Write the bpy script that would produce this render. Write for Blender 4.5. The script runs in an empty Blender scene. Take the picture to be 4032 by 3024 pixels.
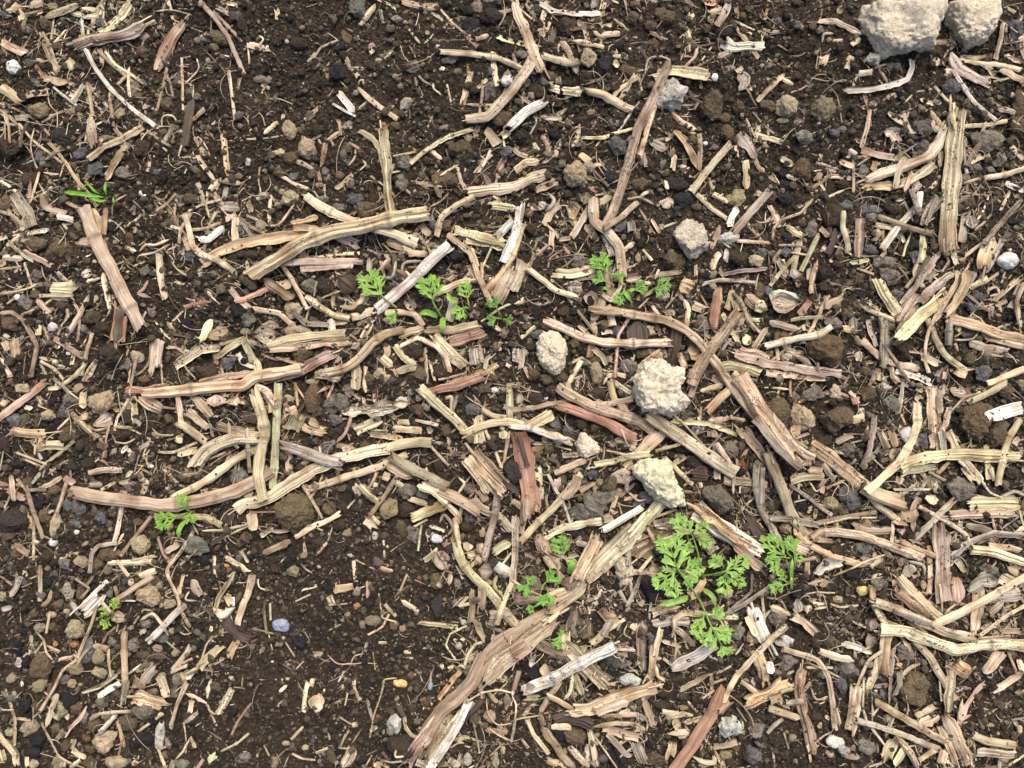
import bpy, math, random, re
import numpy as np
from mathutils import Vector, noise as mnoise
sc = bpy.context.scene
# ---------------------------------------------------------------- camera, sky, sun, exposure
FW, D = 0.80, 0.60                     # metres of ground across the frame, camera height
cam = bpy.data.objects.new("camera", bpy.data.cameras.new("camera"))
sc.collection.objects.link(cam); sc.camera = cam
cam.location = (0, 0, D); cam.rotation_euler = (0, 0, 0)
cam.data.sensor_width = 36; cam.data.lens = 36*D/FW
cam.data.clip_start = 0.01; cam.data.clip_end = 200
SUN_EL, SUN_AZ = math.radians(54), math.radians(18)      # azimuth clockwise from the top of the picture
world = bpy.data.worlds.new("World"); sc.world = world; world.use_nodes = True
wn = world.node_tree; bg = wn.nodes["Background"]
sky = wn.nodes.new("ShaderNodeTexSky"); sky.sky_type = 'NISHITA'; sky.sun_disc = False
sky.sun_elevation = SUN_EL; sky.sun_rotation = SUN_AZ
sky.dust_density = 6.0; sky.air_density = 0.8; sky.ozone_density = 0.6
wn.links.new(sky.outputs[0], bg.inputs[0]); bg.inputs[1].default_value = 0.15
sl = bpy.data.lights.new("sun", 'SUN'); sl.energy = 1.2; sl.angle = math.radians(24); sl.color = (1, 0.94, 0.84)
sun = bpy.data.objects.new("sun", sl); sc.collection.objects.link(sun)
dv = Vector((math.sin(SUN_AZ)*math.cos(SUN_EL), math.cos(SUN_AZ)*math.cos(SUN_EL), math.sin(SUN_EL)))
sun.rotation_euler = dv.to_track_quat('Z', 'Y').to_euler(); sun.location = dv*3
sc.view_settings.view_transform = 'Standard'; sc.view_settings.look = 'None'
sc.view_settings.exposure = 0.56; sc.view_settings.gamma = 1.0
sc.cycles.max_bounces = 6; sc.cycles.diffuse_bounces = 3; sc.cycles.use_denoising = True

rng = np.random.default_rng(7); random.seed(7)
PX = FW/4032.0
def W(X, Y, z=0.0):                     # native photo pixel + height -> metres
    s = (D-z)/D
    return (np.asarray(X, float)-2016)*PX*s, -(np.asarray(Y, float)-1512)*PX*s
# ---------------------------------------------------------------- materials
def mat(name, rough=0.9):
    m = bpy.data.materials.new(name); m.use_nodes = True
    b = m.node_tree.nodes["Principled BSDF"]; b.inputs["Roughness"].default_value = rough
    b.inputs["Specular IOR Level"].default_value = 0.25
    return m, m.node_tree, b
class NT:
    def __init__(s, t): s.t = t
    def n(s, typ, **k):
        x = s.t.nodes.new(typ)
        for a, v in k.items(): setattr(x, a, v)
        return x
    def l(s, a, b): s.t.links.new(a, b)
    def attr(s, nm): return s.n("ShaderNodeAttribute", attribute_name=nm)
    def noise(s, vec, scale, detail=3, rough=0.6):
        x = s.n("ShaderNodeTexNoise"); x.inputs["Scale"].default_value = scale
        x.inputs["Detail"].default_value = detail; x.inputs["Roughness"].default_value = rough
        s.l(vec, x.inputs["Vector"]); return x.outputs["Fac"]
    def ramp(s, fac, a, b, lo=0.0, hi=1.0):
        x = s.n("ShaderNodeMapRange"); x.inputs[1].default_value = a; x.inputs[2].default_value = b
        x.inputs[3].default_value = lo; x.inputs[4].default_value = hi; x.clamp = True
        s.l(fac, x.inputs[0]); return x.outputs[0]
    def math(s, op, a, b):
        x = s.n("ShaderNodeMath", operation=op)
        for i, v in enumerate((a, b)):
            if isinstance(v, (int, float)): x.inputs[i].default_value = v
            else: s.l(v, x.inputs[i])
        return x.outputs[0]
    def mix(s, fac, a, b, mode='MIX'):
        x = s.n("ShaderNodeMix", data_type='RGBA', blend_type=mode)
        for sock, v in ((x.inputs[0], fac), (x.inputs[6], a), (x.inputs[7], b)):
            if isinstance(v, (int, float)): sock.default_value = v
            elif isinstance(v, tuple): sock.default_value = (*v, 1)
            else: s.l(v, sock)
        return x.outputs[2]
    def vscale(s, vec, k):
        x = s.n("ShaderNodeVectorMath", operation='MULTIPLY'); s.l(vec, x.inputs[0]); x.inputs[1].default_value = k
        return x.outputs[0]
    def grey(s, val):
        x = s.n("ShaderNodeCombineColor")
        for i in range(3): s.l(val, x.inputs[i])
        return x.outputs[0]
    def bump(s, b, h, strength, dist):
        x = s.n("ShaderNodeBump"); x.inputs["Strength"].default_value = strength
        x.inputs["Distance"].default_value = dist; s.l(h, x.inputs["Height"]); s.l(x.outputs[0], b.inputs["Normal"])
def straw_material():
    m, t, b = mat("dry_straw", 0.75); k = NT(t)
    tint = k.attr("tint"); fib = k.attr("fib").outputs["Vector"]
    fine = k.noise(k.vscale(fib, (1500, 70, 1)), 1, 3)
    line = k.noise(k.vscale(fib, (420, 22, 1)), 1, 2)
    patch = k.noise(k.vscale(fib, (95, 45, 1)), 1, 3)
    spot = k.noise(k.vscale(fib, (900, 620, 1)), 1, 2, 0.7)
    zone = k.noise(k.vscale(fib, (130, 60, 3)), 1, 2)
    v = k.math('MULTIPLY', k.ramp(fine, 0.3, 0.7, 0.74, 1.32), k.math('ADD', k.math('MULTIPLY', k.math('SUBTRACT', k.ramp(line, 0.34, 0.56, 0.55, 1.12), 1.0), k.math('ADD', k.math('MULTIPLY', tint.outputs['Alpha'], 1.0), 0.35)), 1.0))
    c = k.mix(1.0, tint.outputs["Color"], k.grey(v), 'MULTIPLY')
    c = k.mix(k.ramp(patch, 0.50, 0.70, 0, 0.65), c, k.mix(1.0, c, (0.50, 0.40, 0.33), 'MULTIPLY'))
    wear = tint.outputs["Alpha"]
    th = k.math('SUBTRACT', k.math('ADD', spot, k.math('MULTIPLY', k.ramp(zone, 0.42, 0.66), 0.16)), k.math('SUBTRACT', 0.765, k.math('MULTIPLY', wear, 0.13)))
    c = k.mix(k.ramp(th, 0.0, 0.06, 0, 0.8), c, (0.03, 0.022, 0.02))
    dirt = k.noise(k.n('ShaderNodeTexCoord').outputs['Object'], 55, 4, 0.65)
    c = k.mix(k.ramp(dirt, 0.56, 0.70, 0, 0.55), c, (0.10, 0.075, 0.05))
    k.l(c, b.inputs["Base Color"])
    k.bump(b, k.math('ADD', fine, line), 0.9, 0.0008)
    return m
def rock_material(name, lo, hi, rough, bump, speck, s1=160, s2=900):
    m, t, b = mat(name, rough); k = NT(t)
    tint = k.attr("tint"); tc = k.n("ShaderNodeTexCoord").outputs["Object"]
    oi = k.n("ShaderNodeObjectInfo").outputs["Random"]
    add = k.n("ShaderNodeVectorMath", operation='ADD'); k.l(tc, add.inputs[0])
    cb = k.n("ShaderNodeCombineXYZ"); k.l(oi, cb.inputs[0]); k.l(oi, cb.inputs[2]); k.l(cb.outputs[0], add.inputs[1]); p = add.outputs[0]
    n1 = k.noise(p, s1, 4, 0.65); n2 = k.noise(p, s2, 3, 0.7); n3 = k.noise(p, 420, 2)
    v = k.math('MULTIPLY', k.ramp(n1, 0.32, 0.68, lo, hi), k.ramp(n2, 0.3, 0.7, 0.72, 1.2))
    c = k.mix(1.0, tint.outputs["Color"], k.grey(v), 'MULTIPLY')
    c = k.mix(k.ramp(n3, 0.62, 0.70, 0, speck), c, (0.035, 0.03, 0.027))
    c = k.mix(k.ramp(n3, 0.36, 0.29, 0, speck*0.6), c, k.mix(1.0, c, (1.5, 1.45, 1.4), 'MULTIPLY'))
    k.l(c, b.inputs["Base Color"]); k.bump(b, k.math('ADD', n2, k.math('MULTIPLY', n1, 1.5)), bump, 0.0022)
    return m
def soil_material():
    m, t, b = mat("moist_soil", 0.95); k = NT(t)
    p = k.n("ShaderNodeTexCoord").outputs["Object"]
    n1 = k.noise(p, 14, 4); n2 = k.noise(p, 350, 4, 0.7); n3 = k.noise(p, 1100, 3, 0.7)
    c = k.mix(k.ramp(n1, 0.35, 0.65), (0.021, 0.016, 0.011), (0.042, 0.031, 0.021))
    c = k.mix(k.ramp(n2, 0.5, 0.72, 0, 0.8), c, (0.125, 0.095, 0.057))
    c = k.mix(k.ramp(n3, 0.34, 0.26, 0, 0.8), c, (0.012, 0.010, 0.009))
    c = k.mix(k.ramp(n3, 0.70, 0.78, 0, 0.8), c, (0.22, 0.17, 0.10))
    k.l(c, b.inputs["Base Color"]); k.bump(b, k.math('ADD', n2, n3), 1.0, 0.0015)
    return m
def leaf_material():
    m, t, b = mat("seedling_green", 0.5); k = NT(t)
    tint = k.attr("tint"); p = k.n("ShaderNodeTexCoord").outputs["Object"]
    n1 = k.noise(p, 260, 3)
    c = k.mix(1.0, tint.outputs["Color"], k.grey(k.ramp(n1, 0.3, 0.7, 0.75, 1.25)), 'MULTIPLY')
    k.l(c, b.inputs["Base Color"]); b.inputs["Specular IOR Level"].default_value = 0.35
    tr = k.n("ShaderNodeBsdfTranslucent"); k.l(c, tr.inputs[0])
    mx = k.n("ShaderNodeMixShader"); mx.inputs[0].default_value = 0.3
    k.l(b.outputs[0], mx.inputs[1]); k.l(tr.outputs[0], mx.inputs[2])
    k.l(mx.outputs[0], t.nodes["Material Output"].inputs[0])
    k.bump(b, n1, 0.4, 0.0006)
    return m
M_STRAW = straw_material()
M_CLOD = rock_material("dry_soil_clod", 0.76, 1.28, 0.95, 1.0, 0.6, 200, 1100)
M_STONE = rock_material("weathered_stone", 0.5, 1.55, 0.8, 0.9, 0.55, 170, 800)
M_PEB = rock_material("smooth_pebble", 0.74, 1.12, 0.6, 0.45, 0.35, 160, 600)
M_COAL = rock_material("charcoal", 0.6, 1.5, 0.6, 0.8, 0.2)
M_SOIL = soil_material(); M_LEAF = leaf_material()
SC = dict(c=(.63,.53,.36), t=(.51,.415,.275), w=(.72,.67,.56), g=(.55,.505,.30), b=(.36,.275,.185), p=(.49,.385,.29), o=(.57,.425,.26),
          k=(.09,.07,.052), e=(.39,.34,.265), R=(.38,.235,.16), n=(.13,.10,.08), r=(.36,.20,.15))
RC = dict(d=(.070,.050,.033), m=(.15,.11,.066), l=(.48,.39,.25), y=(.36,.29,.17), W=(.66,.57,.41), w=(.66,.65,.60), g=(.185,.165,.13),
          b=(.125,.12,.115), v=(.46,.44,.38), k=(.019,.018,.018), n=(.055,.043,.036), e=(.26,.215,.16), p=(.30,.235,.18), o=(.5,.27,.12),
          M=(.19,.145,.08), G=(.20,.165,.115), z=(.88,.88,.88), Z=(.72,.68,.62), O=(.80,.48,.19), B=(.27,.33,.40), V=(.50,.47,.41),
          Y=(.62,.50,.2), X=(.84,.74,.55), D=(.035,.033,.032), R=(.25,.09,.05))
# ---------------------------------------------------------------- mesh helpers
def link_mesh(name, V, F, mt, tint=None, fib=None, smooth=True, parent=None, loc=None):
    """V (n,3); F list of quad/tri index arrays; tint (n,4) per vertex; fib (n,3) per vertex."""
    me = bpy.data.meshes.new(name)
    V = np.asarray(V, np.float32)
    if loc is not None: V = V-np.asarray(loc, np.float32)
    Fs = [np.asarray(f, np.int32) for f in F if len(f)]
    tot = np.concatenate([np.full(len(f), f.shape[1], np.int32) for f in Fs]); idx = np.concatenate([f.ravel() for f in Fs])
    me.vertices.add(len(V)); me.vertices.foreach_set("co", V.ravel())
    me.loops.add(len(idx)); me.loops.foreach_set("vertex_index", idx)
    st = np.zeros(len(tot), np.int32); st[1:] = np.cumsum(tot)[:-1]
    me.polygons.add(len(tot)); me.polygons.foreach_set("loop_start", st); me.polygons.foreach_set("loop_total", tot)
    me.polygons.foreach_set("use_smooth", np.full(len(tot), smooth, bool))
    if tint is not None:
        a = me.attributes.new("tint", 'FLOAT_COLOR', 'POINT'); a.data.foreach_set("color", np.asarray(tint, np.float32).ravel())
    if fib is not None:
        a = me.attributes.new("fib", 'FLOAT_VECTOR', 'POINT'); a.data.foreach_set("vector", np.asarray(fib, np.float32).ravel())
    me.update(calc_edges=True); me.validate(); me.materials.append(mt)
    o = bpy.data.objects.new(name, me); sc.collection.objects.link(o)
    if loc is not None and parent is None: o.location = loc
    if parent is not None: o.parent = parent
    return o
class Bag:                               # collects shapes that become ONE mesh
    def __init__(s): s.V = []; s.F = {3: [], 4: []}; s.T = []; s.B = []; s.n = 0
    def add(s, V, F, T, B):
        s.V.append(V); s.T.append(T); s.B.append(B)
        for f in F:
            if len(f): s.F[f.shape[1]].append(f+s.n)
        s.n += len(V)
    def build(s, name, mt, **k):
        F = [np.concatenate(s.F[i]) for i in (3, 4) if s.F[i]]
        return link_mesh(name, np.concatenate(s.V), F, mt, np.concatenate(s.T), np.concatenate(s.B), **k)
def fftnoise(ny, nx, cell, scale, seed, power=1.0):
    r = np.random.default_rng(seed); f = np.fft.rfft2(r.standard_normal((ny, nx)))
    ky = np.fft.fftfreq(ny, cell)[:, None]; kx = np.fft.rfftfreq(nx, cell)[None]
    kk = np.hypot(kx, ky)*scale
    h = np.fft.irfft2(f*np.exp(-kk**2/2*power), s=(ny, nx)); return (h-h.mean())/h.std()
# ---------------------------------------------------------------- soil surface
GX, GY, GC = 0.50, 0.40, 0.00092
gx = np.arange(-GX, GX, GC); gy = np.arange(-GY, GY, GC); ny, nx = len(gy), len(gx)
H = 0.0022*fftnoise(ny, nx, GC, 0.09, 1)+0.0010*fftnoise(ny, nx, GC, 0.026, 2)
lump = fftnoise(ny, nx, GC, 0.0085, 3); H += 0.0008*np.abs(lump)**1.1
H += 0.00055*np.abs(fftnoise(ny, nx, GC, 0.0036, 4))+0.00022*fftnoise(ny, nx, GC, 0.0018, 5)
H = H-0.001
def hmap(x, y):
    i = np.clip(((np.asarray(y)+GY)/GC).astype(int), 0, ny-1); j = np.clip(((np.asarray(x)+GX)/GC).astype(int), 0, nx-1)
    return H[i, j]
xs = np.concatenate([[-6, -3, -1.6, -0.9, -0.62], gx, [0.62, 0.9, 1.6, 3, 6]]); ys = np.concatenate([[-6, -3, -1.6, -0.9, -0.5], gy, [0.5, 0.9, 1.6, 3, 6]])
XX, YY = np.meshgrid(xs, ys); ZZ = np.pad(H, 5, mode='edge')
ZZ = np.where((np.abs(XX) > GX+.05) | (np.abs(YY) > GY+.05), -0.001, ZZ)
nn = np.arange(len(ys)*len(xs)).reshape(len(ys), len(xs))
q = np.stack([nn[:-1, :-1], nn[:-1, 1:], nn[1:, 1:], nn[1:, :-1]], -1).reshape(-1, 4)
soil = link_mesh("soil_ground", np.stack([XX, YY, ZZ], -1).reshape(-1, 3), [q], M_SOIL); soil["kind"] = "structure"
# pile map: top of whatever lies there so far
ZC = 0.001; zx0, zy0 = -0.46, -0.36; znx, zny = 920, 720
zxx, zyy = np.meshgrid(zx0+(np.arange(znx)+.5)*ZC, zy0+(np.arange(zny)+.5)*ZC); ZM = hmap(zxx, zyy).copy()
SOILZ = ZM.copy()
def zidx(x, y):
    return (np.clip(((np.asarray(y)-zy0)/ZC).astype(int), 0, zny-1), np.clip(((np.asarray(x)-zx0)/ZC).astype(int), 0, znx-1))
DENS = """6654122355342235
6654121254443135
5544323554444576
6556556665435576
6424676664444686
6446676544666687
6557666567766577
5456644777777788
5444312588888888
4453111488875488
4442112678754676
4442123666543476""".split()
DG = np.array([[int(c) for c in r] for r in DENS], float)
def dens(X, Y):
    u = np.clip(np.asarray(X)/252-.5, 0, 14.999); v = np.clip(np.asarray(Y)/252-.5, 0, 10.999)
    i = v.astype(int); j = u.astype(int); a = u-j; b = v-i
    return (DG[i, j]*(1-a)+DG[i, j+1]*a)*(1-b)+(DG[i+1, j]*(1-a)+DG[i+1, j+1]*a)*b
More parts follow.
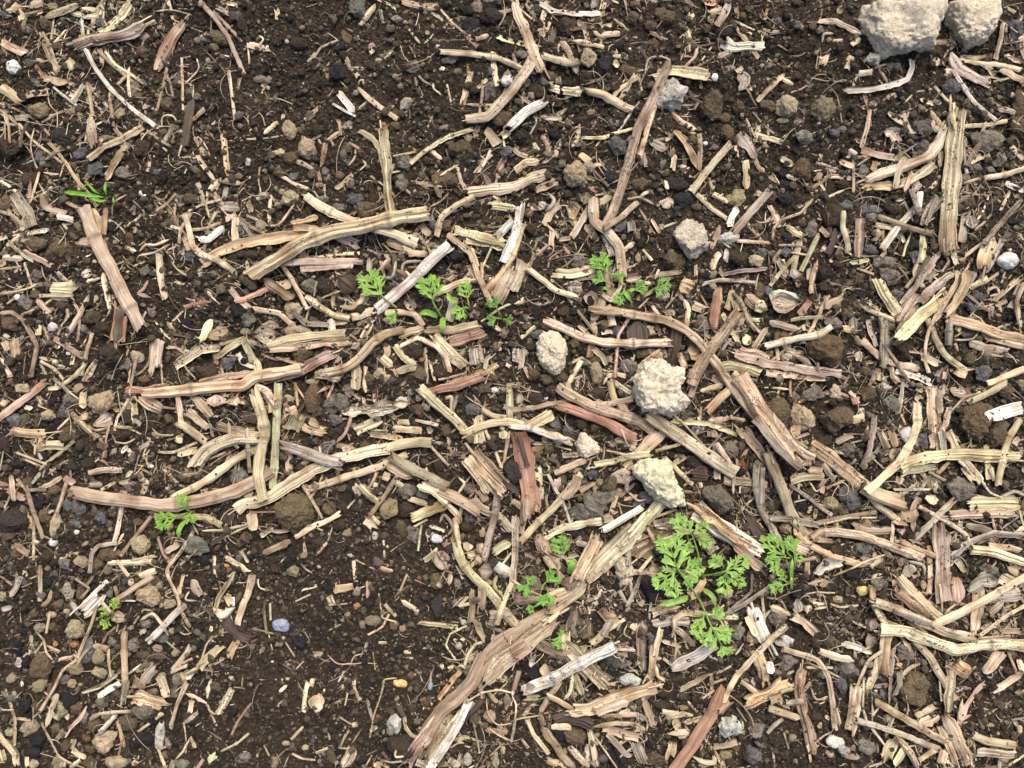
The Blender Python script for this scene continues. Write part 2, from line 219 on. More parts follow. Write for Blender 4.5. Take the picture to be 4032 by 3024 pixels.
# ---------------------------------------------------------------- the traced layout (photo pixels of 16 tiles)
TRACE = r"""
@0,0
f110p3 640,400 800,345 1000,320 1150,265 1265,200 # broad curled strip of pinkish brown bark crossing straws
f90t2 1620,160 1500,300 1430,450 1355,620 # wide tan splinter lying alone on dark soil with a pointed lower end
s35w3 745,440 830,600 960,770 1130,930 1340,1090 # long whitish bowed stem slanting down to the right
f80g1 1150,0 1050,120 960,220 860,290
s38p2 1730,10 1850,150 1960,300 2040,480 2100,620
s30p 1850,110 1980,240 2095,355
f60t 250,60 400,0
f60t2 390,150 520,100 695,35
f50c 600,95 730,140 880,140
f50c 700,70 850,100
f60t 330,240 390,360 450,520 515,650
f70c2 0,350 100,410 240,470
f45c 0,410 90,450
f60c2 340,670 450,690 610,720
f75o2 0,740 100,810 200,890
f60t 210,840 300,810 410,800
s22w 430,730 540,820 700,940
f50g2 620,900 680,800 725,710
s30t 745,720 840,820 930,920
s35t2 755,720 780,850 800,1000
f75t 770,1000 790,1130 800,1310
f60b2 760,1380 900,1270 1060,1200 1260,1080
f60t 1110,1240 1030,1350 900,1570
s30t 850,440 950,540 1060,630 1130,700
s25c 910,450 1000,560 1140,650 1260,735
s25c 1110,600 1110,740 1130,890
s25b 1455,530 1420,700 1360,940
s28c 1975,610 2000,780 2030,1030
f75k2 1650,740 1650,900 1620,1100 1580,1330 # dark purplish brown split stalk standing nearly vertical in the picture
f40b2 1770,930 1660,1040
s20t 0,890 150,950 300,1030 430,1170
f50e 100,1020 250,1010
s22t 170,1080 290,1220 460,1350 540,1410
s32o2 430,1240 560,1390 650,1540 750,1659 830,1780
s30c 0,1560 130,1650
f48t 1930,1140 1950,1350 1975,1550
f40c 1690,1320 1760,1440 1860,1560
f40t 1680,1170 1770,1360
f50c 1800,1650 1900,1560 2000,1570 2100,1580
r14c 1690,480 1720,600 1600,725
r14c 1400,1110 1420,1020 1500,1010 1540,1070
s20c 370,1050 470,990 570,950
s30w 710,160 715,300
s25t 1280,1140 1370,1200 1465,1260
s20t 1570,500 1575,700 1580,950
f25t 1240,900 1370,960
f50e 860,0 900,100
f40e 960,0 970,90
f35p 1870,60 1990,130
f30c 1900,10 2060,50
l90t 600,500 620,620
f50t 150,60 200,190
r12c 1340,100 1500,100 1650,130
s28t 950,800 960,950 980,1090
s20t 2140,370 2155,550
f50c 2140,380 2212,400
r14t 300,1100 290,1300 340,1500
r12c 410,780 430,900 490,970
f30t 1000,740 1100,650
o110,575,65,70,0w # round white pebble near the left edge
o330,945,100,75,10y
o625,965,55,40,0y
o685,1000,30,35,0y
o540,1170,120,110,0n
o80,1260,130,120,0d
o345,1360,50,60,0b
o680,1320,70,60,0b
o820,1450,75,80,20b
o925,1195,90,35,-12g
o1055,1500,75,60,0e
o1220,1280,85,90,0d
o1495,1110,55,45,0g
o1890,330,110,80,0m
o1440,890,60,70,0m
o2140,1400,30,40,0v
o860,190,60,60,0b
o230,255,50,45,0g
o450,60,50,40,0y
o490,400,60,45,0m
o50,130,60,40,0b
o1880,900,40,40,0d
o2070,200,50,90,-20n
o1040,990,60,60,0l
o1240,450,70,60,0m
o1700,830,40,35,0e
o1040,1110,40,35,0k
o400,200,70,70,0m
o260,1560,90,80,0d
@1,0
f45c2 905,225 970,120 1040,30
f30e 1070,50 1080,130 1105,220
f40c 1180,0 1195,100
f50t 1230,0 1400,50 1560,80
f35t 1420,50 1580,40
s22t 1600,90 1690,190 1780,270 1850,310
f40t 1880,350 1960,320 2015,300
f40c 765,460 810,570 890,670
f30e 800,590 940,595
f28t 530,545 610,620 630,700
f60w2 695,770 780,880 860,985
s22w3 675,905 770,960 860,1005 # short bright white straw splinter on bare soil
f42t2 870,745 1000,870 1110,950 1240,1040
f50t2 870,1110 1000,1190 1070,1280 1100,1400 1130,1530
f45t2 1095,1090 1120,1300 1125,1659
s50c2 2212,560 2080,500 1850,465 1610,450
f45c 2050,440 2060,600 2085,750
f50t 1860,610 1820,770 1770,950
f30t 1850,650 1780,880
f35c 2020,670 1940,740 1850,790
s80c3 2212,780 2130,870 2000,1010 1820,1030
f50t 1930,1050 1890,1200
f80t2 1980,1110 2050,1200 2110,1270
s42g2 1335,1410 1480,1290 1650,1190 1850,1120
s25p 1960,700 1950,850 1930,990
f25t 1800,900 1950,910 2150,905
f60c 2212,1130 2100,1190
s25w 2020,1300 1990,1380 1930,1480
f40b 1600,1370 1540,1470
s22t 500,500 560,410 700,350
f30c 1020,530 1110,500 1200,430
l60p 960,420 1050,430
l90e2 1240,970 1310,880 1370,900
l50e 740,1090 850,1080
f22t 880,950 960,880
f35t 410,1050 560,910
f45k 440,1040 520,960
f40c 60,1160 200,1040
f25c 240,980 220,1050
f45o 560,1450 600,1250 650,1190 740,1130
f22c 650,1200 670,1260
f18o 1180,1350 1380,1310
f28c 210,1515 340,1590 470,1640
s14t 390,1565 450,1565
f40o 840,1500 760,1580 680,1640
r20c 1080,1480 1150,1500 1240,1480
r20c 900,1470 950,1430 930,1390
f35p 1730,1430 1770,1560 1820,1650
f60c2 2212,1610 2000,1640 1820,1659
f25t 1510,110 1600,160
r18b 1330,400 1380,500
r16c 1530,720 1540,780 1600,820
r20c 1400,650 1450,710 1520,740
r16c 30,400 70,350 30,310
f60t 0,400 150,430
f30e 30,730 130,770
f40c 180,60 190,180
r12p 2170,60 2130,180 2000,370
f30g 2070,310 2212,370
r12k 1660,930 1760,970 1890,960
s18t 1650,730 1690,900
s16t 1830,560 1830,640
f20t 1310,240 1420,380
f16g 1450,380 1540,290
f16t 1480,370 1490,460
s14t 30,1450 20,1560 40,1659
f50c 1600,570 1620,620
f30g 730,1350 790,1400
r18t 860,1290 850,1370 780,1450
f35t 2140,1410 2090,1540
f28t 1880,1500 1950,1420 2040,1330
f25g 2010,1610 2150,1600
o1850,200,90,75,0k # round black charcoal lump near the top edge
o1810,90,60,60,0k
o2040,140,110,80,0n
o880,60,80,110,0g
o780,320,50,80,-20m
o720,400,60,60,0k
o705,610,80,85,20k # large blackish violet stone with smooth faces on fine soil
o360,370,80,60,0d
o290,1115,70,100,-10l # upright oval light tan clod in the upper left centre
o440,1270,90,120,-20l
o300,1360,75,65,0m
o200,1310,50,40,0l
o1765,1300,125,105,10m # big round brown clod above a pointed greenish stem
o1200,1085,55,45,0m
o530,1120,60,50,0d
o1255,1575,65,85,0g
o1620,1560,130,90,0m
o810,1590,40,55,0g
o725,1520,50,45,0m
o545,1600,40,30,0y
o480,1510,50,50,0m
o1430,1510,40,45,0m
o780,1290,50,40,0m
o1020,1310,40,35,0m
o1530,230,25,30,0y
o1290,200,25,25,0y
o1145,225,18,16,0y
o1680,515,85,40,0g
o1430,550,35,25,0y
o1350,570,70,60,0g
o2170,690,60,55,0w
o2010,760,70,110,20g
o2130,1030,100,80,0m
o1290,1390,70,90,0g
o50,690,90,45,10e
o440,310,20,18,0y
o1620,1100,50,25,-20p
o2070,0,70,35,0g
o1910,60,60,70,0p
o2170,1310,60,60,0b
o1210,160,60,40,0g
o320,1530,60,40,0b
o200,1490,60,50,0m
o1260,920,20,20,0d
o560,1000,20,20,0d
o990,560,60,40,0d
o250,80,50,30,0d
@2,0
f90p3 20,0 60,150 140,330 210,500 290,690 # long pinkish stalk entering from the top edge with a splintered tip
f50c 310,0 270,150 240,330
f45w2 220,20 350,90 550,120 770,115
f30b 480,265 600,240 740,235
f35c 750,235 895,215
f35c 810,0 790,85
f40g 0,350 150,390 270,420
f55p2 430,340 490,450 570,640
f65t2 245,470 400,520 520,550 600,520
s16c 70,80 180,170 310,260
s90c3 165,550 100,650 0,790
s30t 165,450 130,540
f50c 0,540 90,600
f70c2 300,750 450,780 620,790
f75t2 600,770 800,820 900,880 1050,960
s80w2 0,1080 120,970 240,900
f30t 170,1010 310,1010
f35t 870,840 950,750 1100,660
f25t 920,860 1010,780
s75p3 1340,590 1260,750 1170,940 1090,1100 1040,1280 960,1550 880,1800 800,1960 # longest reddish brown spotted stalk, upright left of the grey crusty stone
f90c2 1240,620 1400,610 1600,640 1720,660
s50t2 1240,880 1190,1050 1110,1330
s20w 1100,880 1010,1000 920,1130
f30g2 590,1190 780,1190 900,1150 1060,1110
f45t 1370,970 1470,1050 1610,1140
f60o2 1390,1110 1490,1210 1560,1340 1620,1470
f40t2 1620,1150 1630,1300 1620,1480
s60t2 1870,1260 1750,1400 1640,1540 1550,1659
f80w3 1790,330 1900,400 2050,400 2200,400
f60e 1760,510 1900,450
f40t 1960,260 2060,400 2140,510
f30t 1915,200 2000,320
f60w2 1890,0 1830,130 1770,230
f50t 1700,110 1820,80
f35t 1930,30 1950,180
f20c 1910,170 2050,240 2212,300
f45t 1500,220 1530,330 1530,460
f25r 1440,485 1570,490
s25p 1600,400 1580,490 1490,580
r20e 1150,640 1180,520 1290,500 1400,540
l80e2 1940,620 2010,700 1970,800
f70c2 1940,560 1980,640
l90e3 1950,1150 2040,1260 2110,1380
f40c 2150,1070 2110,1180 2090,1230
f50t 2070,1160 2212,1200
f45o 2070,1330 2130,1430 2180,1500
f60c 2020,1380 2030,1500 2020,1640
f35c 2212,760 2110,880
f30t 2110,740 2040,780
r14b 2020,760 2060,860 2110,920
l50e 1830,600 1930,590
f60c2 20,1480 120,1400 240,1390
f90p2 0,1620 180,1540 350,1490
f30t 60,1560 150,1510 300,1470
f60t 190,1650 410,1560
f40c 0,1260 60,1330 180,1360
f40t 250,1150 310,1260 340,1370
f40t 390,1290 370,1370
f60t 580,1330 690,1400
f35t 700,1420 800,1420
f40t 180,1230 240,1330
f50p 700,280 760,300 940,290
r16t 480,340 610,400 740,400
f40t 520,350 640,370 800,410
f30c 880,410 910,480
f35c 860,480 1020,490
l60c 870,560 930,550
f20e 1130,1330 1100,1410
l60e 1180,1210 1350,1300
f28t 1310,1230 1430,1140
f40b 1420,1270 1350,1370
f50c2 1380,1480 1410,1330
f40c 1450,1440 1510,1440
f30c 1320,1540 1350,1650
f20c 1480,1500 1540,1440
f20t 1250,1450 1300,1490 1370,1460
f35t 1500,60 1540,160 1580,100
l70e 1680,200 1740,160
f20t 1570,950 1610,880
f25t 1520,1520 1620,1540
f30t 1640,780 1625,680
f25t 1700,1530 1740,1659
f30t 1930,1190 1950,1370
s14t 1730,400 1640,520
f25c 1530,1620 1650,1560
f18b 680,1130 740,1020
s20t 600,1020 550,1200
s14t 710,1280 800,1170
f14c 380,1010 430,1060 570,1060
l80e 680,0 740,60
f60e 120,0 220,150
f40c 1200,20 1260,0
l70o 1640,10 1780,30
o660,490,80,95,-10y # pale tan stone wedged between two dark lumps near the top
o790,550,75,120,25k
o1010,610,90,55,10m
o640,660,60,70,0d
o345,655,60,45,0m
o560,790,48,45,0g
o220,790,80,60,0d
o1390,830,130,150,25v # pale grey crusty stone beside the long reddish stalk
o1290,690,70,60,0v
o1720,910,130,150,0m # big dark brown clod right of the pale grey crusty stone
o1860,1155,65,85,0m
o1830,260,100,70,0n
o1755,665,32,38,0w
o550,1490,120,130,10l
o600,1560,50,50,0v
o650,1430,70,60,0l
o910,1270,80,100,-20b
o900,730,60,80,0d
o470,210,90,100,0d
o740,180,35,30,0m
o1220,380,50,60,0m
o940,390,60,40,0k
o390,880,70,60,0d
o370,1150,60,60,0k
o680,970,40,30,0y
o1190,1430,60,60,0d
o1120,1580,110,80,0m
o840,1530,70,70,0k
o1400,1590,110,70,0n
o530,1250,40,45,0m
o610,1250,40,35,0m
o420,1010,50,40,0d
o880,1060,60,40,0g
o1560,1210,60,60,0m
o1670,1240,25,22,0w
o1740,1270,45,30,0g
o1960,920,60,60,0m
o1840,1020,60,50,0m
o70,470,70,40,0g
o100,700,60,60,0g
o1350,150,80,70,0m
o1200,220,60,50,0m
o1290,110,70,60,0m
o1030,150,70,60,0m
o1960,1650,60,30,0y
o2180,900,50,50,0m
o1300,1410,30,55,20g
o1990,140,40,40,0m
o2050,1490,60,60,0d
o1590,1590,30,30,0g
o60,1180,70,60,0n
@3,0
f50w3 640,790 850,780 1050,740 1200,690 1240,590 1240,500 # pale curved stem bent up at its right end near the big clods
l80g2 1240,520 1220,600
f150g3 1640,910 1640,1120 1600,1400 1580,1700 1560,1950 1570,2180 # broad greenish yellow stalk, widest straw of all, upright near the right edge
s38w3 1600,610 1680,730 1780,880 1970,1040 # smooth pinkish white bent stem right of the big clods
f90e3 1560,440 1650,590 1770,660 1920,710
l70b 1480,520 1600,590
f60c 1490,610 1610,640
f45c2 410,190 580,180 700,240 830,300
f40c 700,410 800,330
r26e 470,370 480,300 560,290
f30t 540,355 650,345
f80c2 490,420 470,600
f30b 450,410 420,620
f45c 750,640 930,620
f40t 700,480 680,610
f30t 680,480 745,510
f22t 880,470 820,550
s14t 90,390 190,450 210,540 170,590
f40w2 150,630 60,720 0,790
f40t 80,650 220,740
f45t 1010,860 1080,830 1180,790
l90e 870,860 950,920
f40b2 850,980 890,1100
f40t2 880,940 850,1130 800,1290
f45c 1030,970 1180,1080
f25c 1040,990 1200,1010 1220,940
s16t 1190,880 1270,800 1410,770
s35t 1430,740 1530,850 1630,940
f45t 1370,930 1440,1020 1510,1100
f40e 1420,1030 1440,1140
f45c2 1300,850 1450,910
f35e 1400,850 1500,900
f90c3 1540,1090 1460,1250 1370,1360 1180,1430 960,1510 780,1590
f70c2 1450,1400 1330,1500 1150,1590 920,1620
s35c2 1710,1090 1900,1080 2060,1045
f60c2 970,1170 1060,1160 1110,1240
f60e 1110,1240 1130,1350 1070,1460
f45t 950,1200 920,1320
f60p 790,1290 950,1340 1110,1370
f60e 680,1290 760,1350
f50c3 1200,1340 1140,1440 1090,1659
f40t2 1250,1480 1200,1600 1170,1659
f70o2 780,1620 1000,1610 1110,1620
f50c2 600,1380 700,1430 750,1450
s24t 735,1380 740,1520 740,1659
f24c 640,1345 780,1360 900,1330
f20t 860,1270 810,1390
f18t 770,1430 900,1340
f60t 890,1500 950,1400
f60c 90,1350 160,1400 230,1430
f30t 400,1400 520,1430 620,1470
f25c 480,1450 600,1490
f20t 470,1530 640,1535
f30c 0,1520 100,1580
f25t 440,1560 500,1659
f45b 460,1490 400,1580
f30c 460,1320 440,1400
l50e 220,1080 290,1010
l60e 430,1190 480,1140
f70c 1430,500 1500,570
f40c2 1640,510 1800,540 2000,560 2200,610
f60e 1600,240 1600,400
f45e2 2040,170 2010,350 1960,520
f30t 1660,480 1800,500 1930,480
f50g 1850,540 1910,590 1960,660
f60c 1990,580 2100,640 2212,700
f30b 1890,730 1940,800 2030,860
f20t 1930,710 2100,670
f40k 2020,430 2212,400
f40t 2050,470 2130,520 2212,540
s14t 2040,380 2212,350
f30t 2010,30 2140,110
f50c 1720,1420 1800,1370 1920,1330
s40c2 1870,1540 2050,1510 2212,1460
s25t 1700,1580 1830,1540
f40c 2090,1250 2212,1380
f50w 2050,1580 2212,1659
f40t 1480,1450 1500,1290
f30w 1540,1659 1620,1570
f60e 1250,1659 1330,1560
f35t 1390,1640 1470,1560
f30t 1720,1150 1690,1250
f24t 0,1180 180,1240
f50t 0,1190 100,1220 190,1250
s14t 120,1200 170,1150
s14t 40,20 0,0
s16t 450,0 465,100 440,200
f30b 650,0 610,80
f22c 1070,345 1000,390 970,430
s12b 380,675 500,700 650,705
s12b 510,720 600,830 640,1060
s12t 1130,1260 1240,1380
s14t 1640,0 1650,0
f20t 2080,840 2140,820
l50e 1940,930 2050,960
l50t 590,110 640,80
R1 858,0 1535,0 1510,110 1420,250 1400,400 1260,430 1000,470 900,330 860,150 # huge sandy tan clod cut by the top edge, left of its neighbour
R1 1570,0 2010,0 2030,100 1990,250 1880,350 1760,385 1680,300 1600,190 # second large sandy clod by the top edge, with a pale green spot
o170,915,110,110,0l # round crumbly light clod left of a smoother tan stone
o480,945,112,120,20y # smooth tan stone with a pointed lower end in the upper right
o130,1040,60,30,0l
o925,510,65,65,20v
o1075,570,50,40,0b
o2140,250,90,95,0b
o1590,730,90,80,0b
o560,1140,65,50,20b
o310,1190,80,70,-10g
o1340,1110,90,75,0b
o1070,1130,90,50,0b
o1330,1290,90,90,-20g
o1910,1210,170,105,10g
o2170,900,60,150,0m
o2150,1080,80,90,0m
o310,1460,95,105,0m # olive brown rounded clod in the upper right
o650,1120,35,40,0b
o150,1490,60,45,0k
o160,1600,70,50,0k
o820,1470,50,60,0g
o2010,1370,60,80,20e
o1800,1450,60,45,0e
o1930,1470,50,40,0e
o1700,1540,60,60,0e
o390,220,40,45,0m
o460,260,50,45,0g
o360,740,40,30,0b
o140,760,50,40,0d
o240,660,60,50,0d
o830,850,40,30,0b
o20,920,50,60,0m
o310,960,25,40,0g
o700,1500,60,40,0k
o640,1590,60,50,0d
o430,1510,40,40,0d
o260,210,40,40,0b
o90,180,35,30,0b
@0,1
s105p3 730,140 790,320 880,520 960,660 1040,830 1090,930 1150,1030 1190,1120 # long brown speckled stalk with black streaks running down from the grass seedling
f50o2 910,120 905,240 885,410
f70t 800,140 850,300 890,400
s32o 555,80 640,120 710,155
s20t 900,420 950,560
f110e2 110,0 180,110 240,220 270,310
f60p2 350,30 400,130 580,200
f50w2 480,210 640,240
f40w 215,360 320,345 430,330
f50g 190,360 215,210
s30t 0,170 100,200 190,290
f35c2 60,400 150,510 300,600
f45b2 200,510 340,580 450,640
f55c2 0,565 120,570 210,580
f28c 0,520 80,440 170,370
s22o 0,665 90,655 180,645
f22c 0,715 40,715
s22t 210,620 250,740 290,850
f165c3 420,865 560,865 700,865 # short broad pinkish cream block of straw, upper left
f30c 580,770 750,770 880,740
f45c2 890,690 910,820 940,950 950,1020
r18c 955,1020 930,1080 880,1120
f60k3 1040,980 1020,1130 1010,1300
f130R2 1040,980 1030,1130 1010,1300 # thick reddish brown bark chunk under the end of a long brown stalk
f45t2 770,880 700,1040 570,1250
s40b3 10,1050 100,1040 200,1110 280,1240 320,1340 270,1590
f45t 310,910 370,980 430,1050
r22t 200,1050 280,1040 330,990
f70c 545,1050 620,1050
f22t 640,950 690,1060 670,1310
s38c2 800,1220 760,1350 710,1560
f40t2 540,1659 650,1590 750,1470
f55t 840,1440 770,1560 720,1659
f50p2 460,1260 580,1340 670,1390 750,1460
s24c 380,1170 430,1290 500,1350
f60t 30,1260 80,1380
f70o2 120,1230 145,1450
f50t 330,1130 330,1240
f32c 0,1420 50,1510 100,1600
f30t 330,1430 430,1450 520,1470
f28t 340,1480 410,1600
s25c 360,1470 460,1520 550,1620
f35c 640,1370 620,1510
f110p2 1375,1240 1360,1400 1340,1600 # short square-cut pinkish tan plank of straw, upright left of centre
r22b 1300,1250 1300,1440 1240,1540 1160,1590
s30c 1180,1430 1130,1659
s16t 1130,1490 1110,1640
f60c2 1375,520 1385,650 1400,800 1440,930 # pale slim straw splinter upright on bare dark soil
f40c2 1075,470 1190,530
r24c 1210,510 1270,460 1350,460 1460,410
r22c 1200,550 1350,520 1470,450
s18t 1160,640 1250,600
f22g 1070,300 1150,260 1230,190
r14t 970,200 1000,100 1100,20
l80p 690,430 800,430
s12b 1620,780 1700,830
r16g 1480,600 1540,670 1620,730
r30b 1280,770 1240,840 1200,880 1290,910
s14c 1820,900 1900,970
s20t 1500,1110 1580,1030
f35g 1450,1110 1490,1190
f70c2 1830,1090 1770,1220 1720,1310
f75c3 1910,1345 1740,1360 1600,1450 1500,1510
f90o2 1740,625 1900,520 2060,460 2212,420
s50c3 1595,200 1630,320 1660,460 1740,540 1880,590 2020,690
f60w3 1690,420 1800,410 1890,340 1960,280
f70p2 1960,290 2010,200 1930,110
f80e2 1930,120 2100,130
f60t2 2035,210 2030,350 2040,460
s30c 1480,300 1560,320
s35t 1640,200 1560,330 1550,420
s26t 1860,180 1790,330 1750,600
s30t 1650,330 1790,310 1900,270
f45p2 1580,360 1610,440 1640,520
r16w 1690,380 1730,400 1760,380
f45t 1840,0 1900,100
s20t 1640,160 1740,110 1900,70
s20g 1790,0 1780,130 1810,220
f50t2 1840,1450 1980,1350 2140,1250
f60g2 2100,1270 2160,1390 2212,1500
r16t 1590,1440 1620,1520 1690,1610
r26t 1440,1350 1540,1350 1600,1400
f35o 1880,1500 1840,1350
f40w2 2050,1380 2100,1480 2212,1520
f60b2 1700,1659 1900,1600 2212,1560
s14t 1870,810 1970,820
f50p 1980,820 2060,920 2170,1010
f50R2 2010,940 2110,930 2212,880
l80t3 1790,1250 1900,1220 1970,1180
f30t 2060,330 2130,410
s14c 2090,80 2180,30
f45t 2140,60 2180,180
f25c 1360,50 1400,110
f40w 1200,0 1280,70
r14t 1320,20 1370,60 1430,70 1460,0
l60w 720,740 800,670
f14t 300,820 470,810
r18t 60,880 250,840 350,780
s24t 0,880 200,860
s20c 390,970 440,930
f25c 500,1360 530,1290
s40p 500,700 560,760
f35t 830,880 830,980
r12t 360,640 380,720 430,770 460,640
f30t 600,340 540,280 640,260
o40,100,70,90,0m
o300,450,110,80,0m
o510,520,130,120,20m
o80,1120,85,85,0m
o55,1245,35,22,10w
o210,960,75,80,0g
o450,1165,45,45,-40w # tiny bluish white pebble lower in the left part
o780,1080,90,75,0m
o880,1190,75,80,0d
o960,1400,130,120,0d
o1300,1035,50,50,0g
o2140,760,90,110,-30m
o2060,1010,80,70,0k
o2140,1110,70,80,0g
o2120,1210,50,40,0y
o1640,560,60,50,30b
o1640,50,80,60,0m
o1550,60,60,50,0g
o1150,150,35,50,20g
o1250,680,55,60,0g
o1970,1470,80,65,0b
o1780,1560,110,80,0d
o1600,1140,60,70,0k
o1480,1210,40,40,0m
o1960,1260,80,60,0m
o730,1190,50,45,0g
o590,1395,25,20,0w
o530,1000,70,50,0k
o690,820,45,45,0b
o1180,1420,70,60,0l
o1170,1470,40,60,0b
o1080,1490,60,60,0g
o960,310,50,60,0k
o360,190,40,45,0k
o1100,610,45,35,0m
o1690,890,20,25,0y
o1240,1620,60,40,0m
o1470,260,60,40,0m
o2160,540,80,40,0d
o250,1130,60,60,0d
o300,720,60,60,0g
o150,910,30,30,0w
o1320,580,50,60,0d
o1120,400,40,60,0m
g90,45 560,0 720,20 900,45
g90,30 760,25 850,75 930,70
g90,30 915,-90 910,-20 920,40
g90,25 735,-100 820,-10 870,20
g90,22 980,45 985,130
@1,1
s115t4 1470,185 1300,210 1100,250 900,300 650,350 400,440 250,540 0,700 # long thick pale straw stalk lying over a pinkish one, upper centre
s75p3 0,430 180,400 400,360 550,340 # pinkish stalk passing under the thick pale stalk
f55o3 310,320 420,310 570,325
s70c2 430,40 560,130 720,210 900,280 1100,330
f80c3 1000,310 1200,360 1400,460
f80t 1160,0 1165,180
f90p2 590,330 760,400 940,480
s60p2 190,610 500,600 880,600
f50p2 380,670 600,650 860,635
f30t 480,570 700,540 900,530
s95w4 1660,465 1500,610 1350,760 1150,930 1090,980 # whitish stalk with a frayed white end, pointing up right between seedlings
f40c3 1560,480 1480,600
s35c3 200,600 300,740 380,890 440,1010
f75b3 50,740 170,830 320,930
f70t 120,860 210,810 340,790
f50R 0,880 200,790
l170k2 700,720 790,790 860,860
f60c2 420,900 560,1000 680,1070 820,1090
f70c2 820,1090 920,1060 1050,1000
r45t 740,990 850,1000 950,900
s55c3 1120,1040 1250,1040 1370,1060 1440,1150
f25b 1440,1160 1560,1300 1660,1560
s50t3 1660,370 1800,480 1860,540 1920,720 2030,960
s25c2 1870,500 1920,640
f60c3 1520,890 1650,830 1740,790 1910,770
r24e 1260,700 1290,620 1440,600
r24c 1290,680 1350,750
f80g4 1680,320 1850,360 2050,410 2190,450
f80g3 1790,400 1970,430 2180,480
f70g3 1970,115 2212,150
s70w4 2212,250 2080,390
s60t3 2212,560 2130,700 2020,820
f120c4 2212,650 2130,830 2060,980
f75c2 1720,900 1690,1000 1670,1130
f110R3 1660,1290 1850,1240 1990,1190 # dark red brown fibrous bark piece below the seedlings, centre left
f70t3 1440,1190 1700,1190 1960,1130
f70t2 1180,1260 1300,1220 1460,1180
f100c2 1530,1230 1650,1370 1810,1520
s40c3 1250,1330 1400,1260 1560,1340 1640,1430 1670,1530
f80t3 80,1330 300,1270 550,1240 780,1230 # split yellowish tan sheath lying level, left of centre
f60t3 100,1360 350,1340 600,1310 820,1290
f85p4 100,1620 350,1560 550,1450 730,1380
s80t4 620,1560 780,1520 900,1430 1000,1310 1120,1230 1240,1200 # curved tan stalk rising to the right just below the split yellowish sheath
f40b 880,1450 1040,1340
f90t2 500,1570 620,1570 760,1630
f70w1 660,1080 650,1240
f80t2 860,1480 860,1659
f70t 400,500 430,740
f35o 560,450 740,530
f60t 700,700 800,840
f45e2 300,1020 430,1130 630,1150
s45c2 0,1015 200,1050 310,1150 350,1210
r40t 20,30 100,20
f40c 0,60 120,20
l110e2 0,1230 100,1230 220,1240
l60e2 40,1160 200,1150
f70c2 0,1440 50,1659
s30t 180,1430 400,1500
r22c 80,290 200,290 280,200 330,110
f30c 130,0 110,280
l70o2 300,270 420,250 540,210
f40k 1770,280 1900,280 2050,340
f30b 2050,200 2110,0
s45t2 1560,380 1600,220 1720,120 1880,40
f60b 1420,270 1520,400
f28t 1240,330 1400,370 1470,460
l110b 1130,440 1250,430 1420,390
f55t3 1310,530 1500,530
s18t 1130,510 1300,520
f40k2 1100,550 1190,540 1200,640 1130,720
f40p3 1110,540 1150,580 1100,640 1060,700
f50e2 980,560 980,700
r30e2 1060,730 1180,740 1210,600
s26t 1850,690 1760,800
f35c2 1830,620 1910,770
s30t 1950,620 1960,760
f40b 1620,790 1720,720
l90p2 1290,930 1390,1030
s16t 1100,450 1170,520
f60t 1130,1310 1130,1430
f60c 1190,1320 1280,1430 1380,1500
f70c 1040,1390 1120,1460 1200,1520
f60t2 1190,1560 1290,1530 1420,1500
f90b2 1020,1540 1150,1630
f26c 950,1500 930,1650
f28t 1460,1340 1480,1659
f22t 1490,1440 1550,1640
f30c2 2150,1480 2212,1520
f120e3 1890,1300 1900,1420 1920,1500 # pale coiled leaf tube with ringed wrinkles, standing left of centre
l80e2 1880,1010 1900,1100
s20g 1960,1110 2100,1010 2212,960
f35c 2000,1130 2120,1200
f60o3 1660,1659 1850,1600 1980,1550 2100,1490
f35e3 1970,1560 2000,1440 2070,1390
s14g 500,900 520,780
s20g 430,1110 460,1000 600,900 740,850
f70p 670,1600 760,1540
f28p 560,1150 800,1130
f60e2 670,1480 740,1400
f22c 890,1280 960,1160 1050,1080
f60b 1080,1110 1240,1120
f60p 820,1330 960,1320
f25t 1430,500 1540,440
f50t 120,1550 280,1540
s20t 1590,1620 1800,1570
r12b 1560,1330 1740,1370 1870,1330
o960,145,110,85,0m # rounded brown clod just above the long thick pale stalk
o840,50,90,60,0b
o290,70,90,90,0l
o40,290,50,60,0l
o700,140,60,70,30e # pale empty snail-like husk above the long thick stalk
o595,820,80,80,0d
o320,1015,90,90,0l # pale angular clod left of the first seedling
o360,1210,130,70,0l
o400,1380,100,120,20m
o1200,690,60,70,0b
o1000,390,50,40,0b
o1690,500,110,130,0k # black charcoal block beside the frayed white stalk end
o1360,1370,95,110,0d
o1370,1580,110,100,0m
o1600,1560,90,90,0d
o980,1620,70,60,0m
o2040,1600,60,50,0m
o1650,290,55,60,0m
o1530,280,40,50,0b
o1590,660,80,50,0k
o1720,640,50,40,0m
o470,810,100,70,0g
o690,870,40,40,0m
o2110,240,50,40,0m
o1980,500,90,50,0k
o30,950,30,50,0d
o2150,1220,50,60,0e
o350,200,40,40,0k
o590,290,30,30,0g
o2160,1350,40,40,0k
o500,1640,70,30,0l
o570,60,60,40,0g
p1,230 1215,1000 1090,900 950,715
p1,110 1230,1070 1220,1050 1150,1100
p2,220 1600,1080 1525,940 1480,740
g2,38 1570,1075 1480,1040 1400,1055
g2,38 1610,1080 1615,1140 1600,1215
g3,35 1740,940 1680,925 1650,870
p3,130 1850,1020 1830,930 1790,780
p3,130 1850,1010 1800,1000 1730,1060
p4,110 2120,1090 2080,1000 2040,940
p4,100 2125,1100 2080,1090 2010,1110
p4,90 2130,1110 2150,1100 2200,1110
@2,1
s85c4 700,60 710,250 830,350 920,470 945,620 950,700
s35c3 950,700 930,840 860,940 800,900
f60p2 790,350 850,480 870,560
s50t3 1060,110 940,220 810,310
f55p3 700,60 620,220 510,400
f60p2 620,260 690,350 740,430
f60g 870,10 730,120
